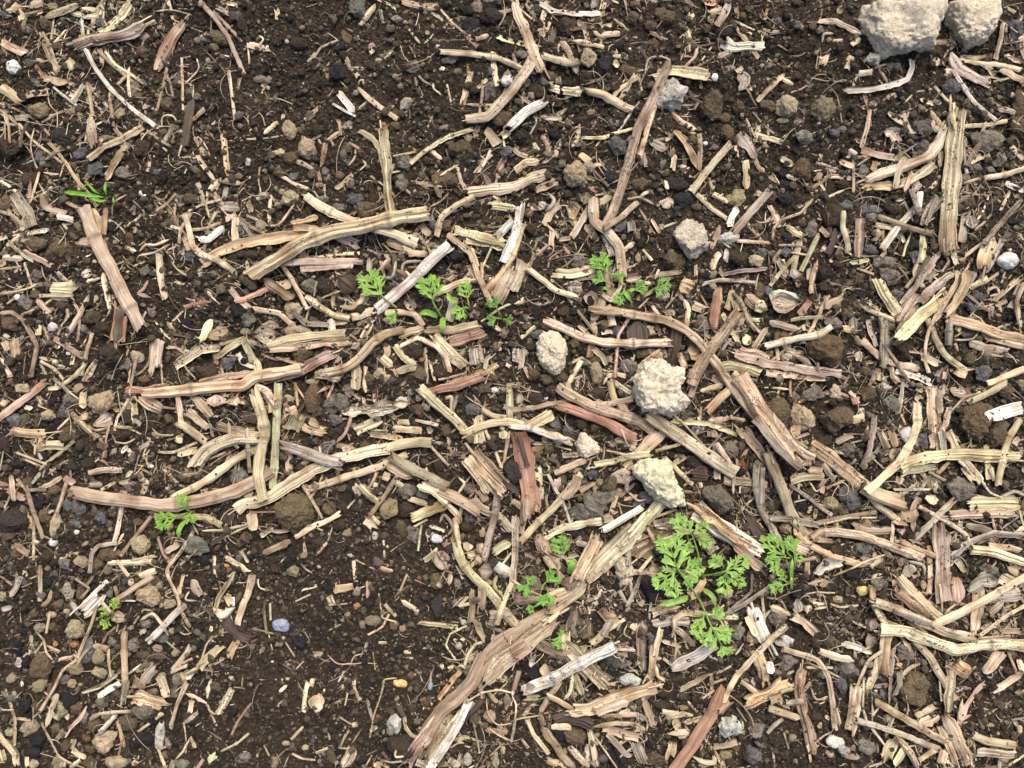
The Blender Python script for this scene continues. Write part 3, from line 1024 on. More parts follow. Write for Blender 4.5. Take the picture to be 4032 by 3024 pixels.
f60g2 430,80 340,180 260,300
f80g 580,210 460,320
l110t 480,110 560,180 460,150
l110t 640,0 610,130
r35e 320,20 360,90 290,180
l90e 220,90 290,140
f45t3 345,310 340,500
s22t2 310,290 370,350 400,400
f35t3 400,410 520,395
s32t2 230,540 300,470
s18b2 440,500 330,570 310,650
f75w4 80,60 60,200 20,370 -80,620
f60w3 90,280 40,450 0,560
f60g 0,130 60,150
f100c4 110,590 60,720 0,860
s24t 190,530 110,760
f85c4 325,690 480,710 600,690 720,650
f55t3 530,745 640,735 730,720
f22t2 440,800 560,770
s50c4 150,670 270,760 380,850 530,895
l100e2 480,820 550,840 630,820
l100p2 620,890 700,930 740,980
s28g2 480,900 550,1000 650,1130 720,1220
f60b2 860,940 840,800 820,640
f60p2 840,960 850,1060 880,1200
f70p2 800,890 760,1000 680,1130
f90k1 1000,1100 1080,1180 1120,1290
l190k1 1080,1110 1090,1200 1100,1350 # black burnt board lying beneath a curved tan stalk, centre
s75t4 720,1020 900,1035 1100,1070 1330,1110 1500,1190 1620,1300 1700,1400 1780,1500 1880,1650 2030,1850 2212,2060 2480,2350 # very long tan stalk arching from centre down to the right
s75c4 330,1130 430,1170 600,1250 800,1300 1000,1310 1330,1300 # pale knobbly stalk between two light clods, pointing right
f30c2 570,1150 680,1250
f45w3 770,1215 870,1200
f100k2 1450,1060 1420,1200 1390,1400 1370,1500
f45c3 1480,920 1520,1020 1510,1170
f60c2 1440,1380 1500,1540
f80R3 1790,820 1760,1000 1740,1190 # reddish brown stick upright near a greenish straw right of centre
s95b4 1950,1040 1850,1180 1700,1380 1600,1540 1550,1659
f100t4 1600,1510 1560,1620
f55g3 1910,840 1880,950 1850,1040
f45g3 1810,1040 1880,1160 1970,1340
f80t2 1560,970 1720,1050
f110e2 1930,900 1970,1040
f100b2 1990,880 2080,960 2212,1030
f100c4 2212,1000 2080,970
f35g2 2150,1110 2060,1100
s30t3 1920,880 1990,960 2040,1100 2130,1200
f50t2 2212,1160 2120,1300 2070,1390
f100t 1900,1100 2060,1100
f110t4 1920,1390 2100,1420 2212,1470
f50c3 1920,1440 2050,1510 2212,1570
l60g2 1990,1240 2060,1320
f60w4 1950,110 1900,220 1860,330
s70e3 2200,20 2060,180 1940,320
s40t3 1600,20 1720,130 1860,230
f50c 1300,50 1400,90
s24b3 1000,60 1100,45 1210,95
r30c 1100,50 1180,0
l70e 1290,150 1350,70
f70e2 1020,200 1040,390
f30c2 1200,230 1280,360
s20g 1290,310 1420,260
f40c3 1060,430 940,530
s25c2 1130,500 1210,590
l70e3 1860,480 1870,460
f50w3 1860,480 1840,620
f55c3 1800,500 1710,690
s30c4 1950,420 2212,440
f40b2 1240,720 1380,700 1480,690
f28c2 980,770 1100,770 1230,800
s28c1 1210,980 1290,1090
s20c2 1270,670 1240,740
f120o4 1440,780 1570,840 # short ringed orange tan tube right of the tiny centre seedlings
f35e3 1830,710 2000,680 2212,660
s30e3 1640,800 1800,760 1950,770 2100,780
f40t2 1780,660 1840,740
f45k2 1480,220 1420,150
f30t 1590,620 1590,780
s14t 1430,880 1330,1000
s14t 1180,920 1100,1000
s28p3 1010,1090 920,1240 890,1590
f50t2 700,1340 780,1420 820,1500
f60t 680,1310 680,1440
s35t3 1260,1380 1130,1480 1070,1620
f45t3 600,1450 540,1560 480,1659
f22t 700,1490 600,1430 500,1490
f40c 820,1600 900,1570 1070,1620
r26c3 790,1659 820,1600
f60e 1300,1040 1430,1040
l80o 1200,1060 1200,1030
f70o2 1190,1130 1220,1260
f30b 1240,1140 1290,1240
r14c 1730,1500 1800,1620 1820,1659
f80g3 1750,1520 1900,1500 2060,1540 2150,1580
f70t2 1900,1560 2040,1659
f60t2 1690,1580 1830,1659
r25e 1760,1440 1830,1330 1880,1290
f35t 1590,30 1700,50
s40t 1740,20 1850,80
f45b2 1800,280 1720,500
f45t2 2100,0 2212,50
f30c 170,490 250,500
f110e 60,1340 60,1450 20,1560 # greyish flat bark flake at left of the large light clod in the centre
f30t 20,1290 0,1340
f40t 30,980 120,910
s30c 90,1250 200,1160
f28b 100,1500 150,1620
l120t 1620,1380 1500,1380
f40t 1100,400 1050,300
r18e 740,520 850,560
f30e 640,1270 660,1200
o1560,420,160,195,-5X # largest pale cream oval clod, isolated in the upper right centre
o345,1380,150,215,-12X # pale greyish cream clod with black specks, second of the central light clods
o730,1560,65,110,0y
o1140,1390,90,60,-30m
o1090,570,28,50,0y
o1860,390,110,60,-5v # grey flaky stone between straws right of the pale oval clod
o1940,60,95,80,0y
o1480,80,90,80,0k
o930,280,70,90,20b
o580,590,65,90,0g
o640,600,50,50,0g
o150,320,70,60,0d
o240,410,60,25,-30b
o1010,1500,90,70,0g
o1660,1140,80,100,0g
o1700,880,80,70,0k
o1680,715,45,40,0k
o1960,560,90,80,0d
o2110,600,80,60,0l
o2170,520,60,50,0g
o2210,860,45,50,0b
o1380,830,50,50,0d
o1310,895,60,60,30l
o1250,920,50,45,0m
o790,1150,50,50,-40m
o700,850,50,80,0k
o680,1020,50,40,0d
o570,930,40,40,0g
o210,1050,40,70,0k
o450,1030,70,50,0d
o300,1160,60,40,0m
o1160,270,40,30,0m
o140,180,60,50,0m
o540,1310,50,50,0m
o190,1580,60,60,0m
o290,1620,70,50,0m
o430,1600,60,50,0m
o700,480,60,50,0d
o1400,600,110,100,0m
o1600,130,50,40,0m
o2140,850,50,90,0m
o910,1210,50,60,0b
o220,1230,70,50,0b
o1560,1300,70,60,0m
o1580,1390,110,50,0g
o1000,1010,80,50,0d
o720,1440,60,40,0m
o2130,300,50,40,0m
p5,170 900,750 820,690 750,560
p5,140 870,810 800,770 740,740
p5,100 940,800 930,770 930,710
g5,20 850,850 800,830 770,860
p5,100 960,880 960,870 900,960
g5,28 960,850 1000,900 1035,950
p6,120 1040,850 1060,850 1150,800
p7,120 1210,880 1240,830 1360,780
p7,100 1215,870 1240,840 1290,860
g5,25 1020,890 1010,860 1070,830
@3,1
f45p2 0,90 70,220 100,330
s26t2 390,60 280,180 120,240 50,310 40,400
f28t 390,70 230,140
f24w 310,200 330,140
f50o2 130,290 230,340 320,390
s45g3 430,390 370,510 290,680
f50t2 290,390 240,560 220,700
f60e2 300,700 220,720 210,660
s32g3 230,560 120,680 20,810
f70c2 90,540 130,650 180,760
f55t2 370,640 350,800
f45t3 430,580 380,780 370,900
s20e3 100,460 240,460 320,480
s18c3 210,525 340,545
l150w3 0,860 150,930 280,960 # half-round pale speckled leaf fragment at the right of centre
l130p3 0,930 120,960 290,950
l110e2 210,760 290,790
f50R2 370,930 310,1010 260,1060
f35t2 525,880 440,1060 340,1260
f60t2 650,910 540,960 480,1020
s30g3 470,1080 300,1090 200,1110
f60e2 0,1120 150,1160 280,1190
s55w4 545,1165 450,1230 280,1260 100,1300 0,1325
f75p4 -300,1400 0,1480 200,1510 400,1550 640,1570
f55c3 0,1560 250,1590 510,1610
f50t1 150,1380 260,1420 380,1500
f28t1 210,1380 320,1390
f80e1 110,1400 220,1470
f75p3 790,220 780,400 770,570 # pinkish straw upright with lengthwise groove, upper right quarter
s50c3 650,170 650,300 690,440 690,500
s20t 550,460 640,490 730,550
f70c 490,530 510,450
f60k2 590,310 560,450 510,580
f55c3 890,280 1050,300 1230,310
s45b4 950,210 1100,260 1260,320 1400,360
s60w3 1280,140 1120,300 990,490
s30p2 1020,520 980,560
s60w3 1320,0 1290,180
f90e3 1520,0 1400,150 1330,300
s40e3 1460,40 1360,280
s45e3 1250,0 1310,170
f60g2 1340,310 1330,620
s20g2 1240,350 1190,470 1170,550
f40k2 1410,320 1430,500
f160e3 1400,600 1330,720 1280,790
f50e4 1500,500 1380,660 1270,820 1140,970
f50k3 1400,550 1330,690 1280,820
f110t4 1290,1000 1190,1150 1090,1310 # broad pale piece with charred streaks pointing lower left, right of centre
f110c4 1520,900 1400,1000 1270,1120 1100,1300
f60e3 1610,690 1480,780 1380,870 1310,950
f75e4 1550,740 1400,860 1290,980
f60t4 1660,680 1640,780 1530,950 1440,1120
f75t4 1700,650 1700,780 1600,990 1500,1090
s60e3 1780,700 1700,850 1600,1000 1570,1150 1560,1320
s30c4 1460,1050 1390,1200 1360,1330 1360,1470 1390,1560
s55g3 1380,1100 1450,1270 1530,1410 1650,1500
f90g3 1600,1500 1680,1560 1750,1570
f130t4 1950,380 1900,500 1850,700
s45e4 2170,90 2040,240 1950,340 1880,450
f60e3 2040,400 1950,560 1880,700
s28t2 1870,430 1760,510 1670,580
s24t4 1760,820 1880,780 1990,700
f50g3 1740,840 1850,770 1930,730
s85o3 1600,1100 1800,1150 2000,1230 2212,1270 # orange tinted long stem along the right edge, sloping down to the right
s50c2 1840,1160 1900,1260 2212,1340
f70e3 1730,1300 1900,1350 2100,1370
f45t2 2212,720 2080,820 1940,940
r26c 1900,890 1890,850 1940,830 1970,880 1920,900
r28t 1940,940 1900,930
s55t2 2170,830 2100,1000
s45t2 2212,790 2150,950 2180,1160
f50e1 1930,980 1920,1110
f40t1 1960,990 2060,930
s14t 1750,1070 1850,950
f60p4 800,1270 900,1370 1000,1440 1100,1480 1320,1530
f80e4 1010,1070 1010,1300 1000,1540
f45e2 860,1080 880,1190 940,1340
f70e2 740,1070 740,1240
f60o2 640,1180 750,1190
f40b2 750,1240 820,1330
f45t2 800,1370 770,1480
f70c1 790,1370 780,1460
s28t4 1040,1370 1120,1480 1220,1640
f50t3 1060,1470 1080,1600 1140,1659
s22t2 770,660 910,710
f95g4 930,720 1000,860 1130,1060
f45g2 690,620 800,600 890,580
s14t 630,1050 620,950 670,830 740,850
s35t3 770,940 870,1020 1080,1100
f28g2 870,960 960,1020
s22t3 1170,980 1070,1060
r16t 1120,640 1160,710 1220,790
f65t2 1300,1400 1500,1500
f120p3 1530,1500 1480,1659
f70w2 1100,1540 1300,1590 1430,1659
f90g2 980,1570 950,1659
f35t2 970,1520 880,1650
f60e2 1700,180 1680,400 1660,460
l90e2 1740,200 1750,320
f60c2 1590,490 1640,640
f50e2 1790,620 1810,720
s28c 2090,0 2020,140
s60c3 1900,1659 2050,1600 2212,1530
s14t 1540,530 1560,600 1500,690 1370,760
l60c2 1640,1130 1620,1250
r16t 1600,1280 1750,1270 1830,1190
f30t1 2050,470 2110,500
f40t 2160,360 2212,450
f40e 1330,1490 1210,1470
f30t 300,1130 320,1200
f50b2 440,300 530,390
f35t1 1620,520 1680,600
f130e2 1300,870 1230,1010 1150,1160
s20e2 1340,420 1290,620 1280,780
f18t 1080,520 1170,550
o2085,590,105,85,0w # heart-shaped white pebble near the right edge
o1010,610,120,60,0g # grey layered stone, upper lobe, right of the blackish lump
o1040,720,120,95,20g
o490,700,75,75,0k
o780,750,75,60,0m
o600,640,70,60,0d
o570,200,100,110,0d
o670,115,65,50,0b
o870,150,125,45,0b # long dark blue grey slate pebble in the upper right quarter
o900,500,80,70,0b
o940,370,55,60,0l
o380,310,60,90,20g
o150,520,60,50,0b
o490,1370,200,170,20m # wide dark brown clod lying below a white leaf spindle, right side
o110,1260,90,60,0m
o30,40,60,60,0m
o150,60,80,60,0k
o1230,470,90,70,0k
o1170,510,70,60,0d
o1290,460,50,50,0b
o1300,570,90,70,0g
o900,230,70,50,0g
o1090,150,80,50,0d
o1000,100,60,60,0k
o1740,100,70,70,0m
o1940,160,70,60,0k
o1840,200,50,40,0m
o2140,260,70,40,0k
o1770,390,40,30,0m
o1810,900,90,50,0b
o1760,980,80,60,0b
o1750,1450,60,60,0m
o1890,1420,80,60,0g
o1860,1560,90,80,0b
o1420,1500,50,60,0d
o1200,1370,90,90,0d
o690,1050,60,50,0m
o690,790,50,40,0m
o480,820,50,50,0d
o620,540,60,60,0m
o920,800,40,50,0y
o1120,880,70,50,0b
o800,870,50,50,0k
o160,400,70,50,0k
o840,1550,60,50,0m
o560,1130,90,60,0g
o350,1420,40,50,0b
o1730,1210,90,60,0b
o910,1570,40,40,0b
@0,2
s60t3 370,0 250,100 130,190 0,290
f55c 0,165 75,165
f55t3 610,245 700,340 850,480 # short pale diagonal stalk left of centre-left bare patch
f75o2 90,400 200,425 310,430 400,430
f75c2 290,550 400,530 560,530
f28t2 400,680 510,600 650,485
f35c2 410,45 530,30
s14c2 600,70 680,130
f60t2 720,60 720,220
f80b1 650,0 700,60
f75R3 1080,55 1260,60 1500,20
s100t4 1260,85 1500,65 1800,30 2100,10 2212,-60 2600,-130 # thick tan stalk with reddish left end sloping up to the right, left side
f100t3 1180,80 1280,160 1400,230
s20t3 1400,200 1520,215
f55t2 1155,80 1160,360
s45c3 1540,110 1565,330 # bent pale straw with a greenish node left of the husk cluster
s65c3 1560,345 1650,400 1760,490
f80t2 1650,90 1750,190 1830,290
f60t2 1600,230 1700,310 1830,410
f30t3 1640,210 1720,290 1800,370
f80t4 1810,345 2000,400 2212,420
l110p2 1880,90 1880,200
l130p2 2060,110 2050,200
f120k2 2160,230 2160,350
f30e2 1700,90 1850,80
s110c4 2212,470 2050,465 1900,510 1780,580 1720,660 # thick pale stalk bent downward at its left end, above the long bowed stalk
f60c3 1520,620 1600,590 1720,560
s20c2 1660,690 1800,650 1950,590
s24c2 1370,590 1500,590 1690,510
s70c3 2212,560 2050,640 1850,790 1690,890 1510,980
f28t4 1980,330 1990,470 2060,560
s35e4 2130,400 2140,560 2160,760
s45k1 1980,540 1880,680
s115t4 690,940 900,980 1150,1010 1400,1045 1650,1020 1850,975 2050,920 2212,840 2330,750 # thick pale bowed stalk with a dark node lying behind the left seedling
s45w3 1050,1060 1030,1180 1000,1330
f30t2 860,920 1000,850
f55c3 1020,870 1160,830
f50p2 760,770 900,740 1095,745
f45t2 540,800 440,860 310,920
f60p2 550,800 650,870
s40t3 575,850 530,1000 480,1140
s30p2 150,820 240,930
s40b3 230,910 280,1080 370,1330
f55p2 60,910 230,1000
f30t2 210,915 410,912
f45t2 90,770 110,930 130,1030
s14t2 30,580 0,740
s20t1 40,1070 100,930
f40b1 1320,1140 1230,1250 1180,1340
s35b2 1310,1140 1180,1300 1040,1480
s40e3 1000,1380 850,1400 790,1480 775,1630
f50c2 930,1550 1120,1545 1350,1535
f28t2 1120,1530 1380,1480
s30t2 1010,1530 1110,1659
s14t2 930,1560 860,1659
f50c2 1200,1659 1380,1600
s30t3 1660,1300 1560,1450 1450,1590 1450,1659
f50t2 1420,1460 1570,1370
f50t2 1420,1270 1510,1190
s50t3 1340,1130 1550,1140 1780,1150 1910,1220
f26t3 1720,1270 1930,1265 2150,1210
f30k2 1820,1390 2000,1260
s20t1 1840,1370 2180,1210
f90k2 1990,1080 1950,1230
f50c2 1930,1490 2060,1560 2150,1640
f25c2 2080,1440 2150,1550
f28c2 1850,1480 1855,1659
f40t1 2040,1600 1990,1659
f60t3 2212,940 2120,980 2030,1060
f60c3 2212,1010 2100,1040 2030,1090
f50t2 1700,940 1900,920
f80t2 2170,1060 2190,1280
f22t1 1430,490 1590,430
f60c2 1500,490 1590,470
r20t2 1320,390 1380,440 1500,440
s24c2 1110,130 1010,300 990,400
r20t2 960,310 940,430 930,500 920,640
f40w3 1050,600 1110,520
l70w3 1110,600 1150,590
r16t2 1000,500 1100,510 1190,460
f35c3 910,570 900,640
l100e3 800,360 900,320 980,260
r22t2 770,360 830,400 930,380
r26t2 1000,370 1130,375
r18t2 1140,130 1140,0
f40w2 200,190 280,220
f60t1 320,480 300,540
s22c2 310,470 300,600
f30e2 320,590 370,670
l60p2 440,1080 450,1120
s25t2 290,1180 290,1520
s18t2 500,390 600,290
f60b2 120,1370 250,1480
f24c2 280,1330 340,1380
s40t1 350,1570 350,1659
f70e3 1160,370 1220,290
l70o2 700,260 790,290
f90k2 880,480 890,580
f25t1 200,1600 240,1659
f22g2 1160,800 1090,840
s14e1 1150,800 1200,620
r20t1 420,780 550,680 600,660
r20t1 340,750 420,660
f45e2 770,865 890,870
f30b1 2000,600 1960,560
l60t2 400,480 330,520
o865,155,115,125,10l # angular light tan clod in the left part, above a pale diagonal stalk
o195,40,70,50,0l
o110,320,75,80,0b # smooth bluish grey pebble at the left edge with a crumb attached
o210,310,60,60,0m
o410,270,70,60,0l
o600,140,80,80,0g
o540,240,70,60,0b
o570,430,100,90,0m
o110,1190,150,120,10n # purplish black rough lump at the left edge
o30,540,60,90,0n
o470,1230,55,120,15l
o390,1140,65,75,0m
o460,1365,45,45,0w
o1070,940,40,30,0l
o1060,430,90,60,0d
o1700,1390,130,100,0g # grey brown gritty clod under the left seedling
o930,1470,100,75,0m
o820,1580,80,90,0m
o695,1545,65,65,0l
o1215,1400,90,100,0l
o1590,800,60,60,0m
o2060,800,85,80,0g
o980,580,32,32,0l
o1310,712,20,16,0w
o880,550,50,60,0n
o630,700,60,60,0n
o760,690,60,60,0n
o330,1000,60,90,0k
o480,920,70,50,0m
o190,1090,50,50,0g
o660,1060,50,90,0b
o590,1060,60,60,0b
o710,1090,40,60,0b
o880,1150,60,60,0b
o810,1090,30,50,0g
o930,1200,40,40,0m
o980,1130,40,35,0m
o1190,1190,50,40,0m
o660,1280,25,22,0w
o1760,1520,60,60,0k
o1620,1500,22,22,0w
o140,700,60,50,0k
o480,570,60,50,0k
o500,360,70,60,0k
o60,1300,90,60,0m
o560,1550,60,60,0g
o400,1490,70,60,0d
o120,1640,40,30,0l
o460,1640,40,30,0b
o1500,1500,20,18,0o
o1460,300,50,50,0m
o1500,430,80,50,0d
o1190,1640,25,22,0y
o230,860,50,50,0m
o460,160,60,50,0k
o1100,300,50,80,0n
o640,1200,60,40,0b
o1960,1570,25,18,0o
o350,640,60,50,0k
o130,1470,40,60,0m
o2110,1330,50,60,0m
g8,32 1600,1180 1550,1260 1545,1345
p8,110 1680,1110 1600,1080 1560,950
p8,110 1690,1110 1640,1110 1640,1190
p8,170 1690,1090 1540,1140 1340,1190
@1,2
s70t4 0,30 80,60 150,150
s105b4 0,1030 150,960 300,850 500,740 700,650 900,600 1100,560 1150,545 # long brown grooved stalk with a pale frayed right end, left of centre
s85g4 1140,550 1300,515 1420,500 1510,510
s95t4 0,110 50,250 80,420 40,600 20,760 60,1000 # pale S-bent stalk standing upright over the left end of the brown stalk
s50c3 60,60 140,200
s65g5 190,0 185,200 170,450 160,700 145,900 # long straight greenish pale stem upright beside the S-bent stalk
f60c3 130,80 150,250
f55t2 230,190 350,250 540,340
f90t3 290,260 390,210 # small comb-like piece of split straw, left of centre
f130g3 380,220 340,320 280,440
f60o2 440,310 550,360
f80o2 390,370 520,400 650,430
s95e3 250,540 400,580 550,640 690,680
f60t2 280,510 290,780
f40e1 330,630 440,640
s55c4 1300,610 1200,660 1050,720 850,780 700,830 550,880 480,900 # pale speckled thin stalk lying just below the brown grooved stalk
f60t4 560,900 480,860
f45b2 400,870 500,930
s26t3 410,890 500,1030 570,1160
f45t3 740,1110 600,1190 470,1240 320,1340
f50b2 300,1350 200,1400 40,1480
f60R1 270,1370 160,1410
f50t2 30,1320 150,1240
l75c2 740,250 950,220 1340,165 # long pale pointed leaf scrap in the upper part, left of centre
l60e2 900,240 1050,240 1230,200
f85c3 820,420 950,360 1090,300 # clean rectangular pale slice of straw, tilted up to the right
f45o3 970,430 1130,450 1300,475
f60t2 1170,380 1300,390 1440,400
f45t2 1220,330 1330,330
f30c2 1370,310 1590,360
f24g1 980,400 1150,410
f50c1 740,570 830,560
s80g4 1420,30 1560,170 1700,290 1840,440 # greenish mottled stem sloping down right from the upper middle
s60c4 1815,425 1950,360 2100,330 2212,330 2420,400 2700,500 # thin pale stem joined at a bend to the greenish mottled stem
s75R3 1470,80 1600,40 1750,10 1950,-60
l120e2 1330,40 1350,110
l60e2 1380,100 1440,130
f90t2 1910,250 1920,400 1930,520
s26t2 1980,400 2050,540 2120,720
s50t2 1970,230 2060,280 2160,290
f30t2 2120,180 2212,220
s60t3 2190,60 2190,300
f30t3 2190,400 2160,560 2140,690
f90t2 2150,390 2140,500
s26t2 1510,540 1590,630 1660,700
f140t4 1860,560 1980,720 2110,850 2212,950 # wide split stalk with purple streaks sloping down right, centre
f120c4 1800,610 1900,740 1980,860 2050,960
f60k3 1980,640 2100,800 2212,900
f100t4 1120,680 1280,760 1400,800
s85t4 1200,650 1400,760 1550,840 1650,890
s85t4 1600,930 1700,970 1800,1030 1920,1110
f70t4 1400,830 1500,900 1600,930
f70c3 1070,780 1180,820
f50e2 1190,840 1280,890
f60c2 840,850 900,970
f60c3 880,870 980,970 1080,1040
s35b4 1220,790 1130,940 990,1130
s30t3 990,1130 1060,1200
f70t2 940,1160 1060,1270
f90g4 1320,1170 1500,1090 1690,1010
s20c3 1370,1230 1480,1170
f50t2 1300,990 1400,1010 1530,1050
f50c4 1380,880 1530,930 1640,1030 1770,1160
f30c2 1490,1220 1650,1280
r30e3 1590,1190 1630,1130 1700,1230 1660,1300
f80t3 1850,960 1950,1080 2090,1140 2212,1270
f60t4 1930,910 2010,1050
s55e4 2090,940 2070,1100 2020,1300 1970,1520 # greyish upright stem with dark specks, lower part of the centre
f40t3 2060,830 2120,970
s35t2 1780,1070 1740,1200
s50t3 1720,1180 1750,1380
s60g4 1740,1420 1780,1540 1880,1659
f80t2 1830,1330 1830,1460
f60t1 1930,1370 1950,1500
f60t1 1950,1210 1960,1340
f70g3 2212,1350 2120,1400 2030,1480
f35R2 1740,1240 1700,1340 1610,1400
s22g2 1430,1220 1400,1440
f50g2 1450,1530 1580,1430
f26t2 510,1490 620,1360
s14t1 620,1360 660,1240
f18t2 1110,1500 1100,1330
f40t2 1060,1590 1190,1620
f60n1 1010,1510 1090,1570
s14g1 860,1520 1020,1600
f35g2 550,1560 540,1600
r14t2 350,1490 420,1580 480,1630
s14c1 410,1380 420,1500
l110e2 1560,1450 1640,1560 1640,1600
l120p3 1920,1600 2050,1620
f100w4 2060,1560 2212,1659
r28t2 800,260 820,300 780,420 700,500
f50n3 1000,100 1080,20
f60t2 860,0 860,60
s30t1 940,0 950,80
s20t1 890,130 860,210
s22t1 1130,100 1100,180
s14c1 780,390 810,480
s20c1 550,540 560,620
r20e2 480,460 500,400
s20t2 340,0 360,180
s18o2 350,20 420,130
f45g2 230,100 330,140
f14c3 1010,570 1070,490
f25t1 1010,800 980,780
f20g2 2130,1560 2212,1450
r24c3 1760,820 1800,860 1750,940
s14c2 1750,940 1850,800
s30t1 1640,120 1690,110 1690,240
l80e2 1480,410 1540,380
f60c1 1900,1490 1810,1460
f60o1 1890,1500 1960,1560
o690,160,135,110,0g # dark grey rough clod beside a seed in the upper left centre
o500,130,90,140,10m
o320,1110,190,180,-20M # large olive brown clod with black specks beneath the brown grooved stalk
o630,1075,75,75,0M
o1145,1090,90,110,15y # pale yellowish stone, oval, right of centre-left
o1560,1340,60,45,10z # snow white angular chip, brightest thing, on dark soil
o720,420,60,110,30n # dark seed husk, oval, lying against a pale loop
o1290,940,100,80,0g
o1265,1240,65,90,0m
o1360,1310,70,90,0g
o1400,230,85,70,0m
o2060,55,35,32,0w # tiny round white pebble near the centre
o600,570,75,70,0b
o670,310,80,60,0g
o940,530,50,40,0m
o790,60,60,70,0g
o1370,355,55,50,0n
o2190,770,80,110,0n # dark purplish flat stone at the centre near reddish sticks
o1620,540,26,26,0b
o1550,510,22,22,0b
o1840,900,50,60,0g
o1580,680,60,100,0d
o1600,800,70,60,0d
o540,1380,70,70,0d
o720,1220,70,60,0d
o320,1620,60,60,0y
o290,1500,60,110,0k
o1260,140,60,50,0v
o1430,950,60,50,0g
o1700,620,40,30,0b
o1040,1160,40,30,0y
o1300,1090,80,80,0d
o1970,50,70,50,0m
o1880,220,90,60,0b
o1760,120,70,60,0d
o2040,1560,80,70,0n
o740,900,60,40,0m
o1630,400,60,60,0m
o400,720,60,40,0d
o1840,1150,50,60,0b
o1820,1240,60,50,0d
o1680,1430,60,50,0d
o220,1330,60,60,0d
o870,1080,50,40,0d
o750,1070,60,50,0d
o1040,920,60,40,0d
o170,1590,50,50,0d
@2,2
s80t5 400,30 560,120 700,190 850,240 1000,280 1120,330 1210,400 # pale bent stalk directly above the red brown split stick, centre
s90R4 400,190 560,230 700,280 850,350 1040,460 # red brown split stick below a pale bent stalk, centre
f90t3 960,500 1100,560
f95t4 110,400 240,320 390,230
s45e4 0,230 150,210 300,180 450,155 600,120
s50c4 680,170 850,170 1040,130
s45w5 0,370 150,380 300,440 480,500 # whitish stem continuing past a node at the centre of the photo
r24w5 400,475 500,465
f155R5 60,400 90,600 130,800 160,1000 170,1190 # broad reddish brown split stalk upright at the centre with hollow lower end
f70b5 120,950 130,1190
f60b5 220,1000 210,1150
s40k5 60,450 130,700
f26g3 180,515 430,515
f50b3 0,900 80,960
f50b2 0,1000 100,1080
s60t4 600,780 500,900 350,1080 220,1200 100,1340 # straight tan stalk pointing down left beside the reddish brown split stalk
f70t4 570,790 540,900 430,1000
s30e4 310,780 380,920 440,1020 500,1190
f40b4 120,1120 80,1300
f120b4 230,1310 280,1440 330,1500 # dark brown splintered bark with white scratches beside the small seedling
f90b4 280,1460 400,1620
f65c5 250,1330 450,1240 650,1200 780,1190
f65t4 780,1180 900,1160
f110c5 1330,380 1200,500 1080,620 970,740 # broad mottled straw diagonally joining two light clods
s105t5 1180,270 1320,370 1500,490 1650,600 1800,700 1920,770 # thick mottled stalk going down right from under the largest central clod
f40k5 1680,580 1730,640
s28g6 1450,520 1240,580
f55g6 1240,600 1060,620 860,670 660,710 # thin yellowish green sheath crossing a broad mottled straw
f55t4 350,780 500,710 660,650
f60g2 220,660 250,1010
s20c3 820,575 1020,620
f40e4 430,620 600,610
r16e3 720,620 780,660 800,500
r35k3 300,640 390,680 400,760
f60p3 400,780 370,960
r16t2 290,690 320,720 300,760
s14t2 500,570 400,540
s20t3 720,630 560,700
s16t2 750,760 830,700
f45b3 560,930 650,890 740,840
s60w5 1100,1080 950,1170 800,1260 # white-sided split stem meeting a mottled green-black stalk, lower centre
s100g5 1280,1030 1180,1150 1060,1270 930,1400
f160c5 1100,1200 980,1340 850,1470 720,1600 620,1700 # thick pale stalk, thickest of the lower centre, sloping down to the left
f130t5 760,1290 700,1420 620,1580 560,1700
f160p4 720,1540 640,1640
f45c5 780,1620 950,1470
f130e3 1140,1250 1300,1270 1450,1280
f100b3 1400,1290 1230,1360 1020,1500 
f110c4 1000,1410 1100,1350 1200,1310
f50c3 1400,1250 1700,1310
s45e4 960,1240 1000,1400 1010,1560
s30b4 1150,1210 1230,1360
s35c3 1200,1500 1100,1620
f20b5 830,1540 830,1659
f175w5 1560,1080 1700,1170 1850,1280 2000,1380 2200,1500 # widest pale plank-like stalk with brown streaks beneath the largest seedling
f90o5 1560,1040 1750,1170 1900,1300 2060,1410
f80b5 1900,1360 2050,1500 2160,1600
f70k3 2030,1100 2100,1250 2190,1350
f90e2 1650,1290 1750,1450
f35p3 1880,1400 1770,1500 1700,1570
s75o4 1870,60 1790,130 1720,215 # short orange tan stub right of the largest central clod
f45t3 1840,0 1700,40 1620,65
s50p3 1580,0 1550,110
s140t4 1960,-60 2060,80 2130,220 2212,310 2400,550
f90t4 1980,360 2080,500 2170,620 2290,760 # split tan stalk with a lengthwise slot, right of centre
f45t4 1950,380 2020,480
s60e4 2110,740 2110,880 2150,1080 2290,1330 # greyish forked stem under the right side seedling
s50e4 2160,740 2160,1000
f75t3 1820,830 2000,845 2212,880
f90c4 1740,370 1730,500
f60e4 1750,510 1790,640 1770,830
s45c4 1770,510 1830,600 1890,690
f45g3 1350,310 1500,330 1700,340 1850,400 1960,440
f50c3 1690,310 1800,310 1890,280
s20t4 1390,260 1500,360 1660,540
s30t3 2000,310 1890,290
s14t3 1890,280 1970,200
r22e4 1850,720 1900,820 1910,950
s35t3 1330,650 1450,770 1560,870
f45g3 1390,690 1500,620
f40c3 1590,780 1640,900
f120k3 1520,750 1650,770 1740,790
r40e4 1080,800 1000,830 990,930
r16t3 1000,930 1080,1000 1150,1000
f60e3 1220,1210 1400,1170
r25t3 1220,1200 1240,1140 1420,1080
s14t2 920,1030 960,1160
s45t2 480,0 500,60
s50t3 850,0 880,120
s60b2 930,180 990,260
s45c4 900,0 1060,100
l80e2 60,80 60,170
f60e4 30,1140 30,1400 20,1659
s14e2 100,1600 130,1540
f30t2 90,1460 240,1520
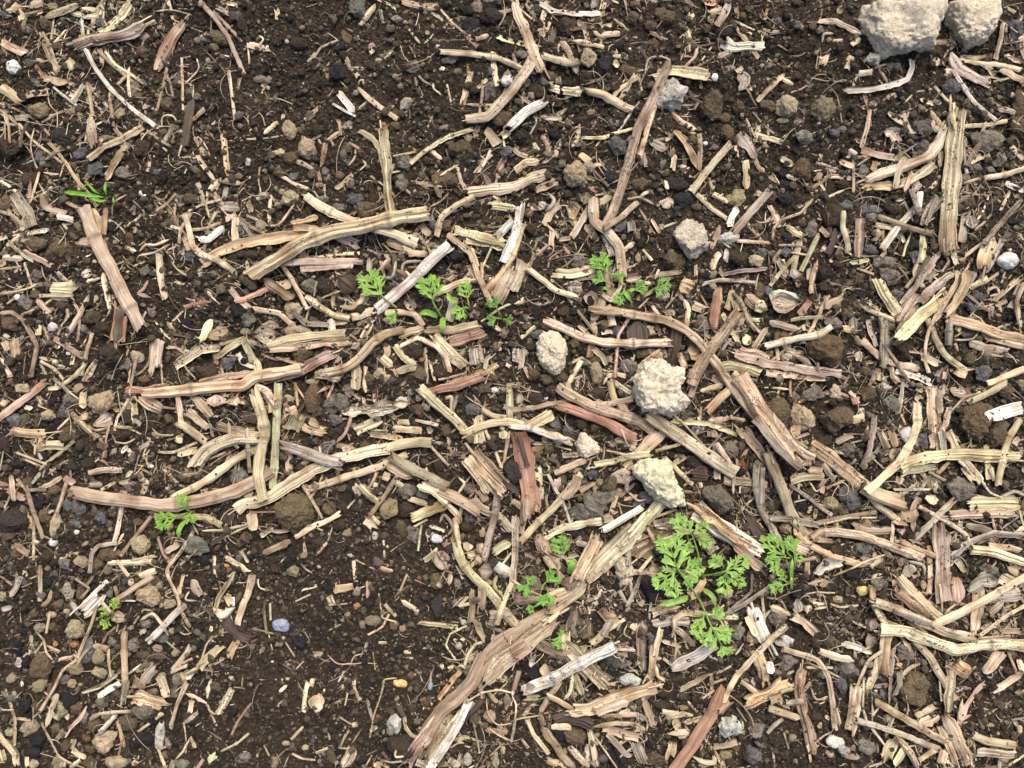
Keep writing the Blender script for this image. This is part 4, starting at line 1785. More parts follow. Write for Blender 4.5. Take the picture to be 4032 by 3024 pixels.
s50b3 380,1540 420,1659
s24c3 20,290 100,330
f40t3 850,560 880,500
f25t1 880,460 830,450
f45b3 880,480 1060,490
r16t4 940,380 1000,540
f30o2 960,1000 1100,960
f30t3 1030,80 1060,0
f30t2 1650,1400 1730,1480
r20t3 1250,1620 1190,1590
l90p3 1180,1600 1280,1590
f50e2 540,1370 650,1390
l90b2 1230,1480 1060,1430
f40e2 470,1500 600,1460
R6 1060,20 1080,-80 1130,-160 1260,-225 1340,-130 1440,-110 1480,60 1540,150 1500,230 1380,265 1250,230 1110,200 1050,120 # largest light cream clod in the centre with a ragged flat bottom
R6 1160,665 1350,655 1400,800 1490,950 1480,1040 1380,1075 1240,990 1130,850 1050,770 # long angular pale clod pointing down right, below the ragged cream clod
R6 630,420 680,470 740,500 760,570 740,600 640,630 575,590 550,520 590,440 # small knobbly cream clod between straws at the centre
o970,1580,90,100,0W # small heart-like greyish clod left of the largest seedling
o500,430,60,90,-20b
o365,340,65,80,0b
o750,1000,160,90,-20g
o590,1120,110,90,0g
o720,1090,130,90,0g
o1790,1000,150,150,0G # grey brown earthy clod with fibres above the pale plank-like stalk
o850,870,75,90,0m
o930,940,35,45,0y
o1090,1040,60,50,0b
o950,800,90,70,0W
o1890,570,80,90,0G
o2110,730,80,80,0b
o1580,670,90,80,0n
o210,450,80,60,0k
o210,620,55,60,0m
o320,570,50,45,0m
o340,60,60,60,0d
o210,130,80,70,0d
o600,340,60,60,0d
o720,380,60,50,0d
o30,770,60,110,0n
o430,830,50,60,0m
o570,860,100,60,0b
o600,980,50,50,0m
o690,790,60,50,0b
o740,80,80,60,0d
o1180,960,90,80,0b
o1460,560,80,60,0k
o1590,390,60,50,0b
o2110,620,50,40,0m
o1990,700,40,60,0R
o290,120,25,20,0w
o490,330,50,40,0k
o1260,1610,60,40,0p
o2160,60,40,50,0k
o1450,860,60,60,0k
o650,1340,60,50,0d
o540,1300,60,40,0k
p9,150 520,1640 450,1480 400,1330
g9,50 500,1640 520,1560 530,1500
@3,2
f120t5 290,470 450,580 650,730 830,890 # wide pale stalk with a brown node at its lower end, right side
s125t5 830,890 960,960 1110,1010
f80c5 200,540 300,590 410,650
s70c6 1290,200 1290,350 1240,500 1130,680 1000,800 860,930 # smooth curved tan sheath bending around a white pebble, right side
s60t4 860,950 970,1060 1100,1160
s90t4 0,600 60,760 130,930 200,1120 240,1200 # reddish tan jointed stem descending at the left of the yellowish pebble
s60t4 240,1200 330,1290 390,1330
f60o4 250,1280 380,1400 560,1490 740,1550 850,1560
s30b3 20,820 0,640 80,560
f90g5 1080,770 1200,740 1470,690
f100g6 1130,720 1300,650 1500,620 1730,610 1950,620 2200,635 # long yellowish green straw level across the right side
s14g4 900,640 1000,730
f120t4 1430,0 1430,200 1450,400 1470,600 # broad upright stalk with a ragged brown fracture, right side
f60e4 1530,0 1480,120 1490,260
f60c4 1570,200 1530,350 1480,450
f60e4 1490,400 1520,600
f110w5 2212,200 2050,240 1880,290 # pale frayed stalk end entering from the right edge
s50c4 1840,80 1730,160
s60t4 2040,0 1900,80 1800,130
s20t4 1600,220 1700,110 1830,80
f80c4 1550,400 1650,600 1750,730 1850,850
f45c3 1660,640 1700,740 1790,850
s55t3 2180,310 2090,450 2040,600 1990,850
f60t2 2110,550 2170,450
f50t3 1880,520 1900,700 1900,830
f40t3 1920,700 1960,840
s20g3 1850,850 1920,940 2010,980
r30e3 2010,980 2120,930 2212,960
f120t5 1700,1040 1900,1030 2212,1030
f80t5 1510,1140 1700,1130 1900,1120 2130,1120
s22c4 1090,915 1390,912
s55e4 1590,1020 1480,1120 1380,1230 1240,1360
s40c4 1310,1060 1450,1140 1600,1220 1700,1290 1730,1340
f140p6 1490,1180 1510,1350 1510,1700 1540,1900 # widest flat pinkish plank of straw, upright at the lower right
s70c5 380,1330 450,1290 600,1280 800,1310 1000,1380 1150,1440 1340,1500 # long bowed grey speckled stem arching above a dark gap, right side
s50t5 1170,1370 1300,1430 1460,1490
f55e4 0,1160 200,1170 480,1230
s35e4 200,880 320,960 450,1060 550,1130
s40b3 390,1210 600,1160 780,1130 920,1110
s16t3 480,1210 700,1160 940,1155
f80b3 710,1220 850,1270 1070,1270
f80t3 160,840 300,800 500,790
f60b3 320,740 500,750
f45t3 470,680 570,830
f50e5 920,250 910,400 880,560 810,740
f80t3 840,690 930,580
f60t3 960,390 1040,560
f60t3 1060,390 1110,550
l140t3 1150,1100 1200,1200
f50b4 1290,980 1250,1100 1260,1280
l110c3 1430,950 1400,1040
f60t3 760,250 860,230
f75t3 700,330 840,280
f60t3 560,520 740,430
f80t2 240,300 240,480
s20t3 510,900 700,810
f35t4 460,960 490,850
f35t3 190,550 350,500
f120t4 -30,250 60,400 180,530
s75e4 -100,300 100,560 280,720
f90t3 320,640 330,740
f60e4 0,1180 60,1300 130,1400 370,1400
f110p4 180,1370 280,1400 370,1440
f35b3 80,1600 250,1540 430,1500
f50c2 340,1500 340,1659
l90w4 390,1640 480,1560 640,1540
r20t3 560,1659 700,1590 820,1530 1020,1470
f30t3 640,1540 770,1560
f40t3 870,1600 1000,1500
f40c3 990,1400 1070,1520
f55p3 1130,1490 1160,1590
l110p3 1200,1560 1240,1659
r30e3 1210,1530 1320,1560 1350,1659
f28t3 1390,1390 1420,1659
f28t3 1370,1140 1420,1340
f60e4 1580,1500 1740,1370 1960,1290 2212,1310
s80c4 1760,1430 1950,1450 2212,1540 # pale speckled stalk entering from the right edge at the lower right
f60t3 1900,1390 2212,1440
f80t3 2050,1550 2212,1659
f55c3 1620,1510 1720,1640
s14g4 2170,1090 2212,1230
s35c3 2212,1230 2120,1310
s20t3 1940,1160 1960,1260
l50t2 1580,1390 1680,1360
f60e3 1700,1220 1850,1250 1960,1290
f25c1 1150,90 1170,120
f60t2 1250,20 1360,60
f60t2 1270,90 1320,160
l90e2 1560,60 1700,70
s20t1 1150,260 1190,350
s25t2 1390,760 1520,830
f60e3 1110,610 1180,560
s30t2 1480,760 1560,680
r22t3 710,700 740,650 760,660
s20e3 230,1270 330,1280
s40t3 460,1350 550,1360
f60R2 740,90 770,200
f28c2 700,60 760,120
r14t2 360,850 400,920 450,910
s14t3 230,1020 320,1000
l80k2 20,980 60,1100
f20t2 340,1080 390,1050
f28c3 340,1120 380,1060
f28t3 400,1170 420,1070
r28e3 1250,820 1250,780
l60w2 1030,0 980,20
f70t2 1150,770 1120,870
f60p2 1150,1270 1140,1290
s30t3 1080,1200 1070,1370
s35e2 980,500 930,600
s30o3 230,1230 240,1300
o1210,445,65,80,0w # white crystalline pebble with a straw sheath bent over it, right side
o545,1030,85,65,0y # creamy yellow irregular pebble left of a black stone
o735,990,95,140,-35b # black blue rounded stone right of a creamy yellow pebble
o85,235,125,125,0m # brown rounded clod at the right of the arching stalk
o390,90,115,80,0g
o320,310,115,140,-20l
o590,310,160,140,20m # brown blocky clod among small straws, upper part of the right side
o575,70,65,70,-30l
o860,90,70,80,0m
o1060,190,100,90,0g
o1820,320,150,190,25m # large brown clod with fibrous skin near the right edge
o1990,450,110,120,0m
o2010,360,100,60,0b
o1680,900,140,120,10g # grey crumbly clod right of a small black stone
o1200,1000,50,60,0k
o830,1410,95,60,0g
o1340,490,70,75,0b
o690,570,80,80,0g
o155,1240,60,60,0y
o850,1210,60,50,0y
o850,440,50,60,0m
o2060,60,80,70,0m
o220,110,60,60,0g
o1440,820,70,50,0g
o290,1060,60,50,0k
o250,960,60,50,0k
o380,930,50,40,0m
o640,1090,70,50,0m
o1020,30,60,30,0v
o270,1600,50,40,0k
o470,1380,80,60,0d
o590,1450,70,60,0d
o770,1620,110,60,0k
o970,1560,50,40,0m
o1450,1020,60,50,0d
o2110,770,70,60,0d
o1900,930,80,60,0n
o1620,330,60,60,0k
o1330,280,60,70,0k
o700,1250,60,40,0k
o1960,1320,70,50,0g
o1900,1600,90,60,0g
o2190,60,40,40,0b
o1310,1010,25,30,0y
o650,20,60,30,0g
o490,500,70,60,0d
@0,3
f50e3 170,0 140,100 80,190
s26c3 340,0 345,120 345,215
f35t2 455,120 420,200 370,270
s50t4 1320,0 1180,90 1090,150 1005,205
f30t3 990,80 1020,180
s20t2 610,0 700,60 770,110 700,190
f130w4 900,130 820,200 740,280 680,330 # chunky pinkish white splintered stalk right above the lowest left seedling
f50e3 610,220 650,290 690,350
l100e3 520,120 590,120 650,90
f45p2 0,300 120,260
s28t4 835,260 780,440 710,600 665,720 540,820 460,980 350,1160 # thin bent tan stem with a knee, in the lower left corner area
s22t2 430,320 400,490
f60t5 930,330 990,350 1060,390
f100t5 950,310 1000,350 1080,370
s60w4 1590,250 1470,370 1370,480 1285,565
s28c4 1450,0 1530,170 1560,290 1600,370 1640,440
r30c4 1220,380 1330,320 1400,390 1450,500
s20t2 1320,300 1240,290 1160,410
f65p3 1660,20 1700,120 1750,200
f30t3 1545,80 1560,165
s30c3 1560,90 1580,0
s32c3 2020,0 1930,120 1880,200 1860,290
s60c4 2180,0 2140,150 2080,300 2050,415
f90k4 1920,360 1990,430 2080,500 2200,560 # dark brown mossy wood flake beside a bare dark soil patch, lower left
f35t3 1840,270 1900,360 1930,410
f35n3 1740,250 1860,350
f70g4 1940,570 1830,680 1710,800 # neat ribbed greenish yellow slice of straw, lower left
f30g4 1720,790 1580,860
f60o3 2060,540 2010,620 1980,720
f45c3 1650,590 1570,720 1490,820
s35t3 1490,830 1600,780
s30t3 1560,840 1600,920 1540,1080 1480,1300
s26t4 1620,930 1530,1120 1470,1290
f110o5 1100,1050 1200,1050 1330,1090 1490,1130 # orange streaked broad splinter lying level in the lower left corner area
f80t3 1370,860 1410,940 1440,1060
s55t4 1075,480 1070,650 1075,800 1080,940 # straight speckled stalk upright in the lower left, above an orange streaked splinter
s55e4 1080,950 1060,1090
f50w4 1040,920 940,980 840,1050
s18t3 1040,830 880,930 710,1010
s18t3 1000,870 860,970 720,1010
f80p3 1370,770 1290,840 1220,930 1150,970
f60b3 1150,880 1250,980
s18w2 1215,765 1120,840
s18o3 1000,440 930,500 890,570
f60t3 800,600 870,620 960,640
s26t2 935,640 940,760 960,870
s24t3 780,620 720,680 670,760
f28p3 440,750 560,710 670,690
f28t3 370,580 440,620 520,660
s18t2 320,490 380,560 310,660
s20t3 380,560 400,660 450,720
f50c3 500,1010 450,1140 390,1320
s24t3 360,1280 430,1410 510,1560 610,1620
s26t3 50,1000 90,1110 130,1250 125,1460
s14c3 20,1160 110,1160
f60t4 0,1400 70,1460 130,1540 150,1659
s40c4 0,1380 130,1550
f30p3 750,1120 700,1220 600,1320 560,1400
s30t3 790,1230 870,1190 1000,1175 1130,1170
f40e3 1010,1190 920,1290 840,1380
f16t3 910,1380 990,1470
s20t2 1060,1390 1020,1560
s24c3 1370,1220 1200,1340
l50g3 1380,1170 1400,1220
s28t3 1370,1500 1430,1659
f35e3 1730,1160 1650,1230 1580,1280
l26t3 1600,1010 1700,1050 1790,1100
s18t3 1790,1110 1830,1200 1870,1290
f60t4 2010,970 1950,1080 1880,1200 # short flat tan piece with a dark soil patch to its right, lower left
s14g3 1800,1150 1850,1190 1930,1180
s24b2 2170,1100 2060,1250 1990,1400
s22g3 2150,1360 2040,1450 1920,1510
f50g3 1900,1520 1790,1600
s10t2 2020,960 2110,970
r12g2 2090,970 2100,870
l26c3 1830,880 1800,960 1790,1060
f30t2 1830,430 1820,490
s24o2 1700,700 1620,730 1560,770
s20t2 1830,530 1780,600 1750,700
s14t2 1430,560 1550,660
f60p2 1310,610 1410,640
f30c2 1480,590 1560,560
r16t2 1640,130 1620,190 1700,215
r14t2 1540,470 1600,500 1660,490
s14t1 1570,370 1590,440
f70c3 1940,110 1970,200 2010,250
r60w3 1880,290 1930,330 2000,290
f30w3 2010,180 2020,260
f70t2 1210,450 1260,500
s16c3 1030,215 1160,215
f50c2 620,1500 750,1580
f40c3 600,1659 700,1590
f30t2 660,1400 620,1500
f35c3 1200,1580 1130,1640
f50c2 0,1480 30,1600
f30c2 230,1659 230,1560
f50c2 540,1659 560,1600
f30b1 560,600 560,650
f50t2 1180,1530 1170,1600
f30t2 1640,1380 1690,1500
f24c2 80,1280 130,1230 270,1240
l30c3 190,900 200,960
f40t2 1640,1200 1660,1070
s14t2 1020,420 1010,470
o1270,190,110,105,0l # rounded sandy clod right of the lowest left seedling
o1455,240,60,50,-30l
o20,180,40,50,0l
o145,620,78,78,0k # round charcoal-black ball at the lower left
o200,760,75,75,0k
o155,750,35,50,0v
o205,50,40,45,0b
o350,780,110,130,0m
o640,470,90,90,0l
o760,640,60,120,10b
o840,700,60,80,0y
o850,840,75,60,0y
o650,800,70,60,0y
o560,890,65,45,0g
o620,930,45,45,0l
o350,950,70,70,0y
o90,890,50,45,0l
o255,1305,80,70,-20l # pale sandy rounded clod near the lower left corner
o85,1350,50,40,-30l
o610,1080,90,90,0k
o200,1130,60,80,20k
o310,1130,50,50,0m
o660,1140,60,60,-30m
o900,1430,110,100,0l # broken sandy clod left of a black square coal piece
o1085,1270,110,80,0m
o1230,1420,110,80,0k # square black coal piece beside a chalky white splinter, lower left
o1385,1380,50,140,8V # chalky white weathered splinter of stone beside a black coal piece
o1090,1510,60,90,0n
o1500,1550,70,65,0n
o1560,1620,90,40,0g
o500,1610,60,70,0y
o280,1640,50,50,0l
o1000,1610,110,60,0l
o310,1410,80,90,0k
o290,1530,80,60,0k
o570,1470,50,60,0m
o720,1230,60,60,0g
o810,1290,60,60,0m
o490,1330,60,60,0m
o1230,1180,120,80,0e
o1380,690,75,50,0m
o1510,670,35,35,0l
o1480,480,30,35,0l
o1270,400,60,60,0g
o1400,540,60,50,0b
o1680,620,70,50,-20k
o1150,580,60,70,0g
o640,590,45,35,0o
o480,590,30,30,0o
o575,305,35,25,0l
o440,340,50,35,0l
o500,250,50,50,0m
o340,450,60,50,0p
o450,450,50,45,0m
o210,410,50,40,0k
o220,480,60,40,0k
o280,330,40,40,0m
o400,60,50,50,0k
o2100,1580,75,50,-20g
o540,1150,50,90,20y
o1860,960,50,50,0m
o1500,1010,50,60,20g
o1320,1010,60,40,0g
o440,980,40,70,0m
o960,580,50,50,0g
o1100,1000,40,50,30p
o880,1100,60,60,0g
o910,1220,50,50,0g
o1110,180,60,50,0b
o1010,610,30,30,0m
o1250,700,60,60,0m
o1280,790,30,25,0m
o1650,1230,80,60,0d
o1450,1450,30,60,-20p
o1660,1460,60,50,0d
o1660,180,50,50,0k
o1340,40,50,50,0m
o700,160,50,60,0m
o1540,890,60,70,0g
o760,1620,60,60,0m
o780,1480,60,50,0m
o820,1200,50,30,0g
o1460,1270,40,60,0n
p12,90 960,330 980,290 1000,205
p12,80 950,340 930,330 870,270
p12,90 960,350 940,370 890,430
p12,30 940,320 900,340 830,370
@1,3
r14c3 20,0 40,90 120,125
s18t2 120,250 125,380
s28k2 80,210 60,330
s22b2 70,320 90,490
s14t2 0,460 150,500
f40t3 1250,210 1330,260 1420,320
f35t3 1110,240 1150,290 1215,350
f60o2 850,90 660,120
f22t2 540,90 380,130
s12c2 940,90 850,120
s16t2 470,160 350,215
s16t2 790,240 640,250
s20o3 1150,330 1090,440 980,505
r16t3 1120,310 1090,350 1200,390 1210,420
s18t2 1300,0 1240,130 1200,180
s14g2 730,420 620,475
s24c2 1060,575 1130,575
f40g2 1400,400 1750,440
s14t2 260,580 330,690
s10g2 110,500 140,640
s12t2 410,740 350,800
r12t2 620,680 710,750 850,755
r12t2 820,750 860,680 930,670
s10t2 1010,660 1030,810
f30c3 840,880 850,980 900,1080 # thin twisted pale flake alone on the bare dark soil
f40g3 445,900 420,1060 410,1180
f40c3 490,880 480,960
l90c3 520,1010 525,1080 520,1180 # notched pinkish leaf flake on bare dark soil near the bottom
f24c2 270,940 200,1000
s14t2 240,1070 190,1110
s14t2 790,1010 770,1110
s14t2 720,1220 820,1280
f45t3 820,1290 890,1280
s16t3 1110,900 1080,1030 1020,1200 985,1390
r14g3 1090,950 1120,880 1220,880
f24t2 410,1300 290,1420
s16t2 620,1330 640,1410
f35p2 220,1450 310,1440
s16c2 70,1460 110,1550
f60e3 140,1520 170,1600 150,1659
s22o2 320,1540 400,1580 500,1590
s26t2 520,1530 620,1490
s12c2 740,1490 820,1490
f90t4 850,1460 810,1560 750,1659
f50k4 860,1470 790,1540
s12g2 1000,1550 940,1659
s20c4 1090,1595 1170,1610 1290,1600
r18c4 1210,1500 1210,1550 1300,1550
s30t3 1280,1220 1300,1320 1350,1380 1410,1400
s45k2 1210,1100 1270,1200
f30t3 1050,1300 980,1340
f45o4 1790,790 1690,910 1560,1080 # slim orange tan splinter left of the large dark streaked stalk near the bottom
s130b5 1940,750 1870,900 1750,1030 1600,1150 1500,1300 1440,1400 # heavy split brown stalk running to the bottom edge left of centre
f110p5 1560,1250 1450,1400 1350,1540 1270,1659
f120t5 1700,1180 1560,1400 1420,1659
s75w6 1820,1120 1730,1300 1640,1450 1540,1600 1500,1659 # pale straight specked stem alongside the heavy split brown stalk, bottom edge
f60e5 1380,1600 1500,1659
s18c5 1830,1080 1950,1010 2100,985 2212,1010
s28g4 1800,780 1830,680 1900,590 2000,560 2100,520
r20c4 1740,790 1770,760 1800,790
s18g3 1820,430 1680,500 1640,600 1720,720
f50t4 1870,350 1930,470 2000,590
f55t4 1870,110 1870,260 1850,420
f70t4 1950,70 1950,300
s75t4 1870,0 1980,100 2080,210 2130,290 2212,390
s30c3 1850,240 1750,260 1830,180
s55c5 2212,60 2150,200 2090,380
r35g4 2080,0 2060,80 2130,170
f70p4 2212,320 2000,340
f90e4 1990,400 2080,430
f22c2 1650,800 1720,770
f28t2 1340,660 1260,655
s12c1 1450,625 1520,630
f35g2 1590,830 1610,750
s20t1 1510,900 1515,840
f30o1 1490,1100 1540,1120
r18c2 1640,1040 1690,1015 1730,1040
f40t3 1930,900 1970,1070
f40g2 2000,1000 2090,1100
f60t2 1900,1100 1830,1200
s50k2 1950,1080 1800,1250
s14t2 1880,1270 1930,1530
f16t2 2010,1310 2110,1380 2200,1420
r14t3 1990,1060 2010,1180 2090,1270 2212,1270
f40t2 1800,1380 1740,1450
s20t2 1730,1370 1690,1410
f100e4 1740,1550 1700,1659
s30e2 1760,1550 1740,1659
s14t2 2050,1030 2140,950 2212,860
f50p2 1600,60 1560,110
r12t2 280,1560 240,1659
s14t1 1060,150 1080,300
s14g2 650,170 680,240
f20c1 750,930 745,990
f26c1 600,960 580,1000
f60o2 1060,1620 1030,1659
o215,430,75,60,0B # smooth blue grey oval pebble on bare dark soil, lower left of centre
o1245,930,62,35,3O # small smooth orange bean-like pebble near the bottom
o1190,1280,80,90,-30v # pale greenish grey stone with a notch near the bottom edge
o665,795,50,50,0k
o940,730,35,35,0k
o385,570,70,60,0k
o1265,375,40,45,0k
o140,738,14,14,0w
o1505,950,22,40,10B
o1575,870,20,20,0v
o1560,260,60,120,0D
o1555,40,70,80,0m
o1740,80,35,50,0p
o1010,390,75,50,0p
o1190,430,50,50,0m
o1265,460,35,35,0y
o870,260,35,30,0o
o990,100,30,35,0m
o790,330,30,25,0y
o430,360,25,40,0d
o930,300,30,40,0m
o850,660,22,18,0y
o1050,660,22,20,0m
o1335,865,35,35,0m
o770,895,25,22,0y
o1465,1100,30,40,0m
o2010,1225,65,70,0l
o1890,1230,55,60,0m
o2105,1295,35,35,0l
o1940,1370,50,70,0n
o1830,1590,60,55,-30v
o2135,1500,25,45,0l
o2070,1610,40,40,0l
o650,1560,40,70,-20m
o425,1485,35,30,0l
o1360,1290,35,30,0k
o900,1600,50,50,0k
o2170,1080,40,60,0p
o610,105,50,40,0k
o950,240,30,30,0k
o1450,190,60,40,0D
o1280,1480,180,120,0d
o1740,740,30,30,0k
o1700,1500,60,50,0d
o1820,820,50,60,0g
o50,650,25,45,20p
o1405,1070,30,40,0k
o1240,840,50,30,0d
o190,1120,14,14,0w
@2,3,1.2589
s55w6 505,350 400,400 300,450 200,510 60,565 # straight clean whitish hollow stalk pointing up right, bottom centre
f50w6 50,545 120,560
f30b3 250,510 170,620 140,680
s26b3 140,680 155,740
f90b4 250,170 150,220 60,260 -60,340 -140,430 # big weathered purplish stalk with splits, left of the smallest bottom seedling
f90t4 240,200 150,270 70,330 -60,430 -150,520
f80p4 100,330 0,400
f50e4 130,110 0,130
f100t4 390,0 300,80 210,130 130,180
f60p4 240,50 330,20
l110e5 325,140 330,220 330,330 # big speckled greyish leaf flake with a pointed top, bottom centre
f40t5 330,400 370,330
f50b4 120,330 210,380 290,410
f70t5 250,310 320,390 400,470 470,540 # ribbed tan strip passing beneath the whitish hollow stalk
f40t4 260,350 300,420 390,520
f25t4 480,570 470,540 430,560
f30t3 310,480 350,590
r20g3 300,490 290,560 260,610
f30g4 50,605 150,600
s28t3 190,600 250,630 300,660
f65t6 275,660 380,660 480,620 600,580 720,545 # long orange tan bark splinter with a ragged brown edge, bottom centre
f45p6 380,690 470,660 600,610
f40b5 470,580 600,580
f55k5 200,720 270,700 350,720 400,740
f30c5 190,745 300,750
f24t5 400,750 520,730 620,740 670,770
f24p5 440,700 540,690 630,685
f40t4 450,745 540,780 640,800
s24c5 80,720 110,790 150,840 180,880
f35o5 150,910 230,930 280,990
f36b5 140,740 200,820 250,890 310,950
s30c4 285,850 320,890 360,930
f28c4 370,830 375,950
f30t4 385,760 405,860 420,950
s10t4 400,780 520,950
f50e4 600,800 640,900 660,950
f30e3 470,780 560,880 600,900
f35p3 650,605 690,700 705,760
f30t5 740,250 710,380 685,520 # upright narrow straw piece above the orange tan bark splinter
f20t5 695,330 685,500
s10t4 650,530 690,460
r20c4 715,450 720,490 750,515
l50e4 645,220 640,330 640,470 # frayed pale upright husk, pointed at its bottom, bottom centre
l16t4 650,400 610,440
f40t4 550,200 480,250 390,340
f35e4 500,210 450,300
f36t4 610,230 590,280
r6t4 570,240 555,280 590,310
l30t3 520,350 560,340
s14c3 515,365 605,370
f50b3 430,150 470,200 530,190
s22e5 640,0 610,70 570,150
f45t5 690,190 770,160 850,150
f45e5 690,235 800,225 900,225
f30t5 800,215 850,180 970,195 1120,200
f30c5 900,180 1000,200 1125,205
f36c5 960,0 930,60 880,120
f30t5 790,240 850,290 910,350
s10t4 830,260 870,360
f60w5 1010,330 930,390 850,430 775,465 # chunky greyish white specked piece with pointed left end, below the largest seedling
r16c5 800,200 800,260 795,290
f22t3 735,320 845,355
f16t3 740,400 800,450
f26t4 980,480 900,530 820,570
s12o4 1055,510 970,540
f20p4 990,490 990,580
f12t3 870,620 925,680
f25c3 730,670 810,680 900,690
f25t3 780,700 860,680
f40t3 800,700 830,760
r35c4 830,800 860,770 800,780
f45t4 800,790 790,870 770,930
s60R6 1030,580 990,680 930,780 870,870 800,970 # reddish forked twig with a node, bottom edge right of centre
f45R6 1100,610 1000,690
s30t7 1290,310 1200,400 1110,500 1045,620 # long thin tan stem joining a reddish forked twig, lower right of centre
f26t4 850,730 960,700
f30t4 980,850 1050,840 1120,820
r25c4 910,900 950,920 1000,920 1000,890
l10t3 1010,880 1030,930
f70w5 1190,140 1210,220 1250,300 1290,380 # pale broad stalk upright right of the large seedling's lowest leaf
f60c5 1200,340 1240,450 1250,550
f40t5 1160,190 1220,300
s14e5 1190,0 1185,80 1080,170
s22e5 1269,60 1150,140 1060,190
f60b2 1040,60 1090,120
s14t4 1240,90 1250,220
f70o5 1140,640 1210,610 1269,600
f25t4 1130,520 1190,560 1230,590
f20c3 1180,500 1210,540
f20w4 20,500 0,600
r10c4 0,590 20,640 10,740
s14g5 15,715 10,760 0,810
r8t4 0,720 50,700 140,690
s20t3 60,690 90,650
s30t4 30,490 10,560
f12g2 1140,720 1150,790
s14c3 50,810 80,850
s10b2 1100,630 1160,720
f35b3 50,80 0,110
s10t5 0,20 80,70 150,100
s25e3 0,0 0,100
f60c4 270,260 250,370
l25t3 520,700 590,660
l50e3 80,410 120,430
f45t2 150,440 190,520
f40t2 410,450 430,480
o550,15,48,30,0W
o700,70,60,90,-20k
o1120,290,45,50,0g
o1090,370,40,40,0m
o1165,375,28,32,0m
o1085,755,65,60,-20V # pale crusty angular stone right of the reddish forked twig near the bottom
o1215,765,50,40,-20g
o1190,885,50,50,0b
o1230,830,30,30,0g
o590,515,60,38,0Z # small crumbled white clod above the orange tan bark splinter
o310,800,65,55,0m # dark brown clod between straws near the bottom centre
o230,790,40,50,0k
o530,900,60,70,0k
o720,910,60,40,0m
o530,430,45,40,0b
o500,470,40,30,0k
o800,430,30,40,0b
o770,300,50,40,0k
o740,640,40,25,0d
o1060,890,35,25,0y
o1110,850,25,20,0m
o550,340,25,20,0m
o95,50,70,60,0p
o850,655,25,15,0y
o960,670,15,20,0l
o760,590,45,30,0d
o930,625,8,6,0w
o950,940,30,15,0l
o1080,920,30,30,0d
o690,300,25,40,0b
o430,520,50,40,0k
o100,470,60,60,0k
o480,400,30,25,0b
@3,3,1.2589
s38c6 1269,10 1150,80 1040,140 940,190 820,245 # long straight pale stalk from the right edge, over others, lower right
s55c6 560,265 680,275 800,320 930,365 1050,340 1150,335 1269,345 # long wavy pale grey stalk reaching the right edge at the lower right
s32c5 515,70 530,150 580,230 690,270
s45c5 530,130 640,165 760,225 880,280 1000,305
f26e5 620,170 740,215 830,250
f50t5 640,0 720,80 800,160 855,215
f45b4 630,70 700,130 800,200
s14t4 800,130 870,175 920,180
f50c5 1040,0 1040,150 1020,310
l70e5 980,70 1050,20 1130,10
f40p5 830,0 900,50
l70p4 930,0 935,60 940,130
s26b4 800,0 795,100
f55t5 590,285 580,380 570,490
f22e5 620,350 615,470 600,640
f26e5 650,470 650,540 620,600
f40t4 555,400 530,480 490,580
s18c5 560,375 500,420 460,500 450,530
f40c5 430,530 420,640 400,770 # frayed upright straw bundle, lower right, left part
f24c5 460,530 440,680 420,810
s12c5 475,510 470,650 490,720 580,840
s36t5 730,320 800,400 860,500 920,610
f45t5 900,410 910,500 890,680
s10t5 850,520 860,620
f70o6 880,400 930,440 995,485 # bright pinkish tan cut piece on the dark soil at the lower right
f55t5 1160,370 1120,430 1070,490
f34c5 1269,470 1200,520 1110,575
f30c5 1240,400 1269,480
f40c4 1250,560 1269,590
s14b4 1185,370 1230,470
f28p5 1080,520 1030,570 980,640 940,740
r10b5 1000,660 1040,650
r20p4 960,620 940,700 1000,690
s34t6 550,630 650,690 760,755 865,810
s30e5 445,720 560,750 700,800 830,855
f20e5 650,620 610,720 580,810
f60t6 870,680 920,760 960,860 1000,940 # broad split stalk pointing down at the lower right corner area
f36t6 845,730 890,820 940,950
f24t5 860,690 780,750
f30t5 840,640 730,700
f60t5 640,790 600,860 570,950
f40g5 700,820 620,950
r30t5 640,800 700,870 740,950
f24t5 740,920 830,860
f40t5 880,840 850,950
s40c5 1020,790 1090,820 1220,840
f40c5 1030,870 1130,880 1240,890
f40e4 1090,860 1210,910
r6c5 1000,845 980,860 1020,890 980,900
f50b5 170,450 155,550 170,660 200,760 225,890 # dark speckled crooked stalk upright at the lower right, left part
f30e5 195,620 85,630
s36t5 30,665 140,700
f20t4 30,600 110,660
f60p5 0,580 60,550 110,520
f50t5 0,610 90,590
f18c4 90,490 130,470
s22e4 70,710 30,740 0,780
s28t5 90,365 190,395 250,420 300,500 320,620 330,750
f20t5 330,640 360,750
s10b5 200,430 290,470 350,500
f45c5 110,190 170,220 240,290
f35t5 0,150 60,170 110,200
r12b5 0,110 60,120 100,190
l50e5 140,110 150,190
f45t5 200,130 200,180
f16c5 220,130 285,140
s10c5 230,165 290,155
s12t4 310,140 360,155 440,147
s8t4 240,80 330,85
f18c4 280,690 320,720
f36p5 245,370 340,400 430,420
s12c4 200,455 320,455
f30w5 360,330 430,350 520,380
l60e4 470,350 530,300
l60e4 520,200 500,270
r14e4 440,380 470,360 500,350
r10t4 390,200 430,230 520,270
s36t5 90,250 40,290 0,330
f40w5 10,420 15,500
s10b3 80,780 100,850
r10t4 210,550 230,600 300,595
f40t4 280,0 270,70
f30c4 230,0 230,60
s10t4 200,40 280,20
l50t4 740,730 820,705
f20b5 760,430 700,460 660,500
f40b2 590,680 600,740
f24t4 1050,270 1080,250 1150,240
s18t4 1050,310 1200,300
f70e3 1140,190 1200,200
s14b3 1200,60 1269,130
